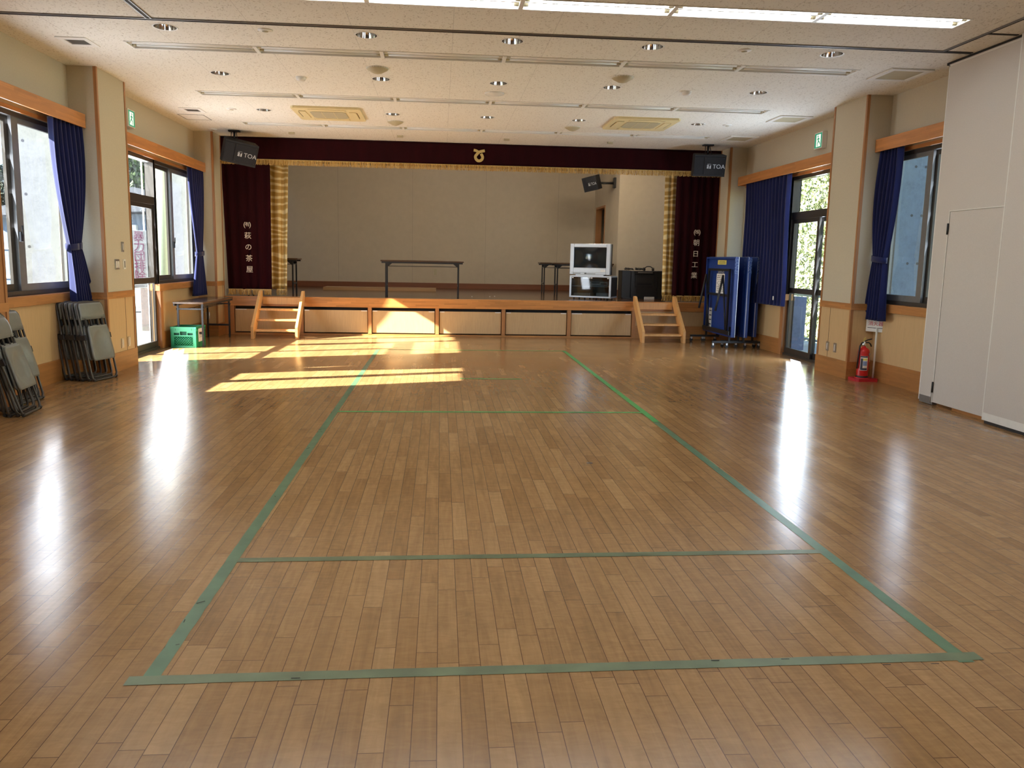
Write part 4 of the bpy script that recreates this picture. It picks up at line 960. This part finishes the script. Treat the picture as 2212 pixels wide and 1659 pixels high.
arc(-165, -92, .262, .278, M_ink, 'label_title'); arc(-150, -96, .225, .25, M_yel, 'label_picture'); arc(-162, -140, .13, .25, M_ink, 'label_characters'); arc(-138, -96, .16, .215, plain('label_blue', (.25, .35, .6), .5), 'label_text'); arc(-162, -94, .105, .13, M_ink, 'label_footer')
MB().cyl((.022, -.0665, .30), (.024, -.071, .30), .018, n=16).build('badge', M_steel, e)
sg = thing('extinguisher_sign', 'white and red sign board above the fire extinguisher, partly hidden by the curtain', 'sign', (5.385, 9.13, .72))
Ms = Matrix.Rotation(R(-55), 4, 'Z')
MB().bbox(-.12, .12, -.004, .004, -.11, .16, .002, M=Ms).build('board', M_paper, sg); MB().box(-.12, .12, -.0055, -.004, .08, .16, M=Ms).build('red_band', M_redp, sg)
text('消火器', .062, 'lettering', M_paperr, sg, Ms @ Matrix.Translation((.0, -.006, -.01)) @ FRONT, .0005)
MB().box(-.10, .10, -.0055, -.004, -.065, -.058, M=Ms).build('underline', M_ink, sg)

# ---------------------------------------------------------------- exit signs, switches
def exitsign(s, y, z, label):
    x = WL if s < 0 else WR; t = thing('exit_sign', label, 'exit sign', (x, y, z), 0, 'green exit signs'); d = -s
    MB().bbox(min(0, d*.07), max(0, d*.07), -.115, .115, -.115, .115, .004).build('casing', M_white, t)
    xf = d*.0712
    MB().box(xf-.001, xf+.001, -.10, .10, -.10, .10).build('green_face', M_signg, t)
    xg = xf+d*.0012; man = MB()
    man.box(xg-.0008, xg+.0008, -.072, .055, -.085, .082); man.build('doorway', M_signw, t)
    xh = xg+d*.0012; k = MB()
    def bar(p, q, w):
        p = Vector(p); q = Vector(q); n_ = (q-p).normalized(); m_ = Vector((-n_.y, n_.x))*w; c = [p+m_, q+m_, q-m_, p-m_]
        k.prism([(v.x, v.y) for v in c], 'x', xh-.0006, xh+.0006)
    for a_, b_, w_2 in (((-.005, .035), (-.012, -.01), .013), ((-.012, -.01), (-.045, -.03), .008), ((-.045, -.03), (-.06, -.06), .007), ((-.012, -.01), (.018, -.04), .008), ((.018, -.04), (.012, -.08), .007), ((-.005, .035), (.03, .01), .006), ((-.005, .035), (-.04, .015), .006)): bar(a_, b_, w_2)
    k.cyl((xh-.0006, .005, .058), (xh+.0006, .005, .058), .013, n=14); k.build('running_figure', M_signg, t)
exitsign(-1, 10.87, 3.17, 'green running-man exit sign above the left glass door'); exitsign(1, 10.94, 3.18, 'green running-man exit sign above the right glass door')
def plate(s, xw, y, z, w, h, label, group, axis='x', dark=True, n=1):
    t = thing('wall_plate', label, 'switch', (xw, y, z), 0 if axis == 'x' else -pi/2, group); d = -s
    MB().bbox(min(0, d*.008), max(0, d*.008), -w/2, w/2, -h/2, h/2, .002).build('plate', M_steel if dark else M_white, t)
    for k in range(n):
        yy = (k-(n-1)/2)*w*.42; MB().box(min(d*.008, d*.011), max(d*.008, d*.011), yy-w*.16, yy+w*.16, -h*.33, h*.33).build('button' , M_white if dark else M_alul, t)
plate(-1, XL, 9.76, 1.48, .07, .12, 'single metal switch plate high on the left pillar', 'left pillar plates')
plate(-1, XL, 9.575, 1.27, .12, .12, 'double metal switch plate on the left pillar', 'left pillar plates', n=2)
plate(-1, XL, 9.79, 1.27, .07, .12, 'ivory switch plate right of the double switch on the left pillar', 'left pillar plates', dark=False)
plate(-1, XL, 9.63, .32, .07, .12, 'left of two low metal outlets on the left pillar', 'left pillar plates')
plate(-1, XL, 9.83, .32, .07, .12, 'right of two low metal outlets on the left pillar', 'left pillar plates')
plate(1, XR, 9.77, .36, .07, .12, 'left of two low metal outlets on the right pillar', 'right pillar plates')
plate(1, XR, 9.575, .36, .07, .12, 'right of two low metal outlets on the right pillar, with a white plug', 'right pillar plates')
plate(-1, -4.02, C2[0]-.015, .36, .07, .12, 'small outlet plate on the pillar behind the left folding table', None, axis='y')

# ---------------------------------------------------------------- folding partition
t = thing('partition_panel', 'pale fabric partition panel with a small door, farther of the two', 'partition', (5.08, 7.70, 0), 0, 'folding partition panels')
D1 = -.22   # near edge of door relative to start
pm = MB().box(0, .07, -1.16, 0, 1.975, 3.435).box(0, .07, D1, 0, .03, 1.975).box(0, .07, -1.16, -1.10, .03, 1.975)
pm.build('panel', M_part, t)
dr = MB().box(.004, .066, -1.097, D1-.003, .035, 1.970).build('access_door', M_part, t)
for z in (1.80, .19): MB().cyl((-.006, D1-.001, z-.055), (-.006, D1-.001, z+.055), .009, n=10).build('hinge', M_blackm, dr)
MB().box(-.002, .0, D1-.006, D1+.004, .03, 1.975).box(-.002, 0, -1.1, D1, 1.972, 1.98).box(-.0015, 0, -.012, 0, .03, 3.43).box(-.0015, .0, -1.10, 0, 3.415, 3.425).build('edge_trim', M_white, t)
MB().box(.01, .06, D1, 0, .005, .03).box(-.001, 0, D1+.01, 0, .03, .085).build('bottom_sweep', M_alul, t)
MB().cyl((-.006, D1+.012, .02), (-.006, D1+.012, .14), .004, n=6).build('drop_bolt', M_steel, t)
t = thing('partition_panel', 'pale fabric partition panel nearest the camera at the right edge', 'partition', (5.0, 6.62, 0), R(-1.2), 'folding partition panels')
MB().box(0, .07, -3.2, 0, .03, 3.435).build('panel', M_part, t)
MB().box(-.002, 0, -.012, .001, .03, 3.43).box(-.001, 0, -3.2, -.012, .03, .10).build('edge_trim', M_white, t)
MB().box(.01, .06, -3.2, -.02, .0, .03).build('bottom_sweep', M_blackp, t)
for i, yy in enumerate((3.3,)):
    t = thing('partition_panel', 'partition panel out of frame on the right', 'partition', (5.08, 3.30, 0), R(-1), 'folding partition panels')
    MB().box(0, .07, -3.4, 0, .03, 3.435).build('panel', M_part, t)

# ---------------------------------------------------------------- floor tape
def tape(p0, p1, w, label, seed=0, mat=None, taper=None):
    rnd = random.Random(seed); a = Vector((*p0, 0)); b = Vector((*p1, 0)); d = (b-a).normalized(); n = Vector((-d.y, d.x, 0)); L = (b-a).length
    k = max(2, int(L/.06)); pts = [];
    for i in range(k+1):
        t_ = i/k; c = a+(b-a)*t_; j = rnd.uniform(-.0012, .0012); e = .0025 if rnd.random() < .06 else 0
        pts.append((c+n*(w/2+j-e), c-n*(w/2-j-e*.5)))
    z1 = .0008+.00022*seed; vs = []
    for l, r in pts: vs += [(l.x, l.y, z1), (r.x, r.y, z1)]
    o = MB().add(vs, [(2*i, 2*i+1, 2*i+3, 2*i+2) for i in range(k)]).build('floor_tape', mat or M_tape)
    return tag(o, label, 'tape', 'green floor tape lines')
TLn, TLf, TRn, TRf = (-.957, 2.452), (-.955, 11.93), (1.902, 2.50), (1.955, 11.95)
tp = [tape(TLn, TLf, .058, 'long green tape line on the left, running from near corner toward the stage', 1),
      tape((1.91, 2.47), (1.931, 6.6), .058, 'near half of the long green tape line on the right', 2), tape((1.931, 6.6), (1.955, 11.95), .058, 'brighter far half of the long green tape line on the right', 12, M_tape2),
      tape((-1.03, 2.472), (1.985, 2.512), .055, 'green tape line closest to the camera', 3, M_tape3),
      tape((-.93, 3.505), (1.9, 3.535), .050, 'second green tape line across the floor', 4, M_tape3),
      tape((-.93, 7.03), (1.93, 7.035), .048, 'third green tape line across the floor', 5, M_tape2),
      tape((.24, 9.06), (.97, 9.04), .045, 'short green tape line across the floor before the stage', 6, M_tape2),
      tape((-.95, 11.93), (1.97, 11.95), .045, 'farthest green tape line near the stage', 7, M_tape2)]
mk = []
rnd = random.Random(31)
for k in range(22):
    y = rnd.uniform(2.6, 11.5); s = rnd.choice((-1, 1)); x = (-.957 if s < 0 else 1.905+(y-2.5)*.0056)+rnd.uniform(-.028, .028)
    a_ = rnd.uniform(0, pi); l = rnd.uniform(.006, .02)
    mk.append((x, y, a_, l))
for k in range(5): mk.append((rnd.uniform(-.8, 1.8), 2.49+rnd.choice((-.027, .027)), 0, .015))
m = MB()
for (x, y, a_, l) in mk: m.box(-l, l, -.0016, .0016, .0030, .0036, M=Matrix.Translation((x, y, 0)) @ Matrix.Rotation(a_, 4, 'Z'))
o = m.build('tape_tear', M_black); o.parent = tp[0]; o['kind'] = 'stuff'
o = MB().box(-.02, .02, -.018, .018, 0, .0008).build('floor_stain', plain('dark_stain', (.05, .025, .015), .4)); o.location = (1.06, 5.22, .0003); tag(o, 'small dark patch on the floorboards at the middle of the court', 'stain')

# ---------------------------------------------------------------- outdoors
M_asph = concrete('asphalt', (.13, .13, .13)); M_grass = plain('dry_grass', (.24, .20, .09), .9, noise=.5, scale=3)
struct(MB().box(-60, OUTL, -20, 90, -.3, -.08).build('ground_yard', M_asph)); struct(MB().box(7.3, 60, -20, 90, -3.4, -3.2).build('ground_lower', M_grass)); struct(MB().box(OUTR, 7.3, -20, 40, -3.2, -.08).build('ground_deck', plain('deck_boards', (.20, .24, .30), .6, noise=.2, scale=4)))
def fin(x0, x1, y0, y1, z1, label, mat, holes_, nm='concrete_fin'):
    t = thing(nm, label, 'concrete wall', ((x0+x1)/2, (y0+y1)/2, -.1), 0, 'concrete fins outside'); w = (x1-x0)/2; d = (y1-y0)/2
    MB().box(-w, w, -d, d, 0, z1).build('slab', mat, t)
    h_ = MB()
    for (x, z) in holes_: h_.cyl((x-(x0+x1)/2, -d-.001, z+.1), (x-(x0+x1)/2, -d+.0, z+.1), .017, n=12)
    if holes_: h_.build('tie_hole', M_blackp, t)
    return t
fin(-4.86, OUTL-.001, 9.45, 9.62, 3.9, 'sunlit concrete wall fin outside the near left window', M_conc, [(-4.42, 2.66), (-4.40, 2.06), (-4.42, 1.46), (-4.78, 2.66), (-4.78, 2.06), (-4.78, 1.46)])
fin(-4.62, OUTL-.001, 13.9, 14.05, 3.9, 'sunlit concrete wall fin outside the left window beside the stage', M_conc, [])
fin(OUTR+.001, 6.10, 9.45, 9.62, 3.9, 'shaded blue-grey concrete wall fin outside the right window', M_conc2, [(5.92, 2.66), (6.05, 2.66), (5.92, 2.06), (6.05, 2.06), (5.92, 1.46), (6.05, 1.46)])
o = MB().cyl((-5.06, 14.75, -.1), (-5.06, 14.75, 4.2), .17, n=24).build('drain_pipe', plain('pipe_paint', (.20, .25, .20), .45)); tag(o, 'thick pale green round pipe outside the left window', 'pipe')
# notice board outside
M_sb = plain('sign_board', (.20, .225, .25), .6)
t = thing('notice_board', 'white notice board with red characters outside the left glass door', 'sign', (-5.20, 14.0, 0), R(12))
MB().bbox(-.20, .125, -.01, .01, .80, 1.80, .003).build('board', M_sb, t); MB().cyl((-.16, .0, -.1), (-.16, 0, .85), .02, n=8).cyl((.09, .0, -.1), (.09, 0, .85), .02, n=8).build('post', M_white, t)
MB().cyl((.045, .03, .8), (.045, .03, 3.4), .012, n=8).build('rear_pole', M_white, t)
M_sr = plain('sign_red', (.10, .008, .055), .6)
tx = [text(ch, .19, 'character', M_sr, t, Matrix.Translation((-.04, -.0115, 1.685-k*.172)) @ FRONT, .001) for k, ch in enumerate('暴力団排除')]
MB().box(-.13, .05, -.0115, -.01, .875, .885).box(-.13, .06, -.0115, -.01, .835, .843).build('small_print', M_ink, t)
o = MB().bbox(-5.75, -5.3, 15.3, 15.8, -.1, .80, .01).bbox(-5.78, -5.27, 15.27, 15.83, .80, .84, .01).build('gate_pillar', concrete('granite', (.13, .105, .10))); tag(o, 'pinkish stone gate pillar outside the left glass door', 'pillar')
o = MB().bbox(-7.9, -7.35, 20, 20.4, .05, .72, .03).box(-7.88, -7.8, 20.05, 20.35, -.1, .05).box(-7.45, -7.37, 20.05, 20.35, -.1, .05).cyl((-7.55, 19.99, .4), (-7.55, 20.0, .4), .2, n=20).build('outdoor_unit', M_white); tag(o, 'white air conditioner outdoor unit beyond the notice board', 'outdoor unit')
# neighbour house
h = thing('neighbour_house', 'pale blue house with dark gabled roof beyond the left glass door', 'house', (-10.5, 28, -.1))
M_hw = plain('house_wall', (.17, .22, .30), .8, noise=.04); M_roof = plain('roof_tile', (.06, .065, .08), .6)
MB().box(-3.5, 2.6, -2, 4, 0, 2.75).build('wall', M_hw, h)
MB().prism([(-4.1, 2.55), (3.2, 2.9), (3.2, 3.05), (.9, 3.55), (-4.1, 2.7)], 'y', -2.7, 4.6).build('roof', M_roof, h)
MB().box(-3.5, 2.6, -2.03, -2.0, 1.55, 1.63).box(-3.5, 2.6, -2.03, -2, .62, .74).build('wall_band', M_white, h)
f = MB().box(1.3, 2.3, -2.05, -2.0, .8, 1.5).build('window', M_blackp, h); MB().box(.35, .75, -2.15, -2.0, 2.0, 2.4).build('meter_box', M_paper, h)
# greenery
def leaves(name, label, cat, blobs, n, size, mats, seed, group=None, kind=None, trunk=None):
    rnd = random.Random(seed); t = thing(name, label, cat, (0, 0, 0), 0, group); m = MB()
    if kind: t['kind'] = kind
    for i in range(n):
        cx_, cy2, cz, rx, ry, rz_ = rnd.choice(blobs)
        while True:
            v = Vector((rnd.uniform(-1, 1), rnd.uniform(-1, 1), rnd.uniform(-1, 1)))
            if .55 < v.length < 1: break
        p = Vector((cx_+v.x*rx, cy2+v.y*ry, cz+v.z*rz_)); s_2 = size*rnd.uniform(.6, 1.4)
        q = Euler((rnd.uniform(0, 6), rnd.uniform(0, 6), rnd.uniform(0, 6))).to_matrix()
        m.add([p+q@Vector(c)*s_2 for c in ((-.5, 0, 0), (0, -.28, 0), (.5, 0, .08), (0, .28, 0))], [(0, 1, 2, 3)])
    o = m.build('foliage', mats, t, fix=False); o['kind'] = 'stuff'
    if trunk:
        b = MB()
        for (x, y, z0, z1, r) in trunk: b.cyl((x, y, z0), (x+.1, y, z1), r, r*.5, 8)
        b.build('trunk', wood('bark_'+name, (.14, .10, .07), 'z', .9, .3), t)
    return t
ML1 = leafy('leaves_conifer', (.02, .05, .008), (.06, .11, .02), (.15, .20, .05)); ML2 = leafy('leaves_dark', (.005, .012, .006), (.012, .024, .012), (.03, .04, .022)); ML3 = leafy('leaves_bamboo', (.16, .20, .09), (.32, .36, .18), (.60, .62, .44))
leaves('garden_tree', 'bright green leafy tree beyond the house, seen through the left door transom', 'tree', [(-13.2, 35, 6.2, 2.6, 2.2, 3.2), (-14.5, 36, 5, 2.4, 2.2, 2.6), (-12.3, 35.5, 4.6, 1.8, 2, 2.2)], 26000, .24, ML1, 1, trunk=[(-13.3, 35.3, -.1, 6, .25)])
leaves('pine_tree', 'dark evergreen tree behind the drain pipe outside the left window', 'tree', [(-9.6, 36, 6.5, 2.2, 2, 3.0), (-8.2, 37, 5, 2.2, 2, 3.0)], 9000, .30, ML2, 2, trunk=[(-9.5, 36, -.1, 6, .25)])
# wooded hill beyond the near window
rnd = random.Random(3)
def hill(u, v):
    x = -75+75*u; y = 48+30*v; return (x, y, -.5+(8.6*sin(pi*min(1, v*1.0)/2)+.5*sin(x*.3)+.3*sin(x*.9+2)+.25*rnd.random())*(.82+.10*sin(x*.11)))
struct(MB().grid(hill, 90, 20).build('ground_hill', plain('hill_scrub', (.018, .026, .018), .95, noise=.6, scale=1.2)))
for i, (x, y, z) in enumerate(((-36, 60, 4.0), (-33.5, 59, 3.6), (-31, 60, 4.4), (-28.5, 59, 3.9), (-34.8, 66, 6.3), (-31.8, 66, 6.4), (-38.5, 60, 4.4), (-26, 60, 4.0))):
    leaves('hill_tree', ['leftmost dark tree on the hill', 'second dark tree low on the hill', 'third dark tree on the hill', 'fourth dark tree on the hill', 'left tree on the hill crest', 'right tree on the hill crest', 'dark tree at the far left of the hill', 'dark tree at the far right of the hill'][i]+', through the near left window', 'tree', [(x, y, z, 1.9, 1.6, 1.9)], 2600, .34, [ML2, ML1, ML2][i % 2 and 0], 40+i, 'trees on the hill', trunk=[(x, y, z-3, z, .15)])
struct(MB().grid(lambda u, v: (-40+22*u, 36+12*v, -.1+2.6*v+.2*sin(u*30)), 30, 6).build('ground_slope', M_grass))
t = thing('garden_wall', 'dark blue-grey block wall beyond the near left window', 'wall', (-18, 33, -.1)); MB().box(-8, 5, -.1, .1, 0, 1.0).build('blocks', plain('blue_block', (.07, .09, .14), .8), t)
f = thing('slat_fence', 'grey vertical slat fence standing on the block wall', 'fence', (-18, 33, .9)); m = MB()
for k in range(100): m.box(-8+k*.13, -8+k*.13+.05, -.02, .02, 0, .95)
m.build('slats', M_alul, f)
MB().box(-8, 5, -.03, .03, .1, .15).box(-8, 5, -.03, .03, .75, .8).build('rail', M_alul, f)
o = MB().lathe([(.16, 0), (.16, .03), (.12, .03), (.03, .62), (0, .62)], (0, 0, 0), 16).build('traffic_cone', plain('cone_orange', (.8, .12, .05), .5)); o.location = (-16.2, 31, -.08); tag(o, 'orange traffic cone before the block wall', 'cone')
# right side: deck, railing, sunlit hedge
leaves('bamboo_thicket', 'sunlit pale green bamboo thicket filling the view outside the right door', 'hedge', [(15.6, 20+2.7*k, zz, 1.1, 1.7, 1.4) for k in range(8) for zz in (-1.6, .2, 2.0, 3.8, 5.6)], 110000, .17, ML3, 5)
struct(MB().grid(lambda u, v: (15.6+5*v, 4+50*u, -3.2+11*v+.2*sin(u*40)), 40, 8).build('ground_bank', plain('bank_leaf_litter', (.50, .52, .30), .9, noise=.35, scale=14)))
rl = thing('deck_railing', 'pale blue metal railing at the edge of the outdoor deck', 'railing', (6.9, 14, -.1))
MB().box(-.03, .03, -5, 5, .93, .98).box(-.02, .02, -5, 5, .12, .16).build('rail', plain('rail_blue', (.30, .42, .60), .5), rl)
for k in range(4): MB().box(-.03, .03, -4.9+k*3.2, -4.84+k*3.2, 0, .93).build('post', plain('rail_blue2', (.30, .42, .60), .5), rl)
o = MB().bbox(6.22, 6.45, 13.15, 13.45, -.1, .86, .005).build('deck_pillar', concrete('deck_post', (.12, .15, .26))); tag(o, 'short blue-grey pillar on the deck outside the right glass door', 'pillar')
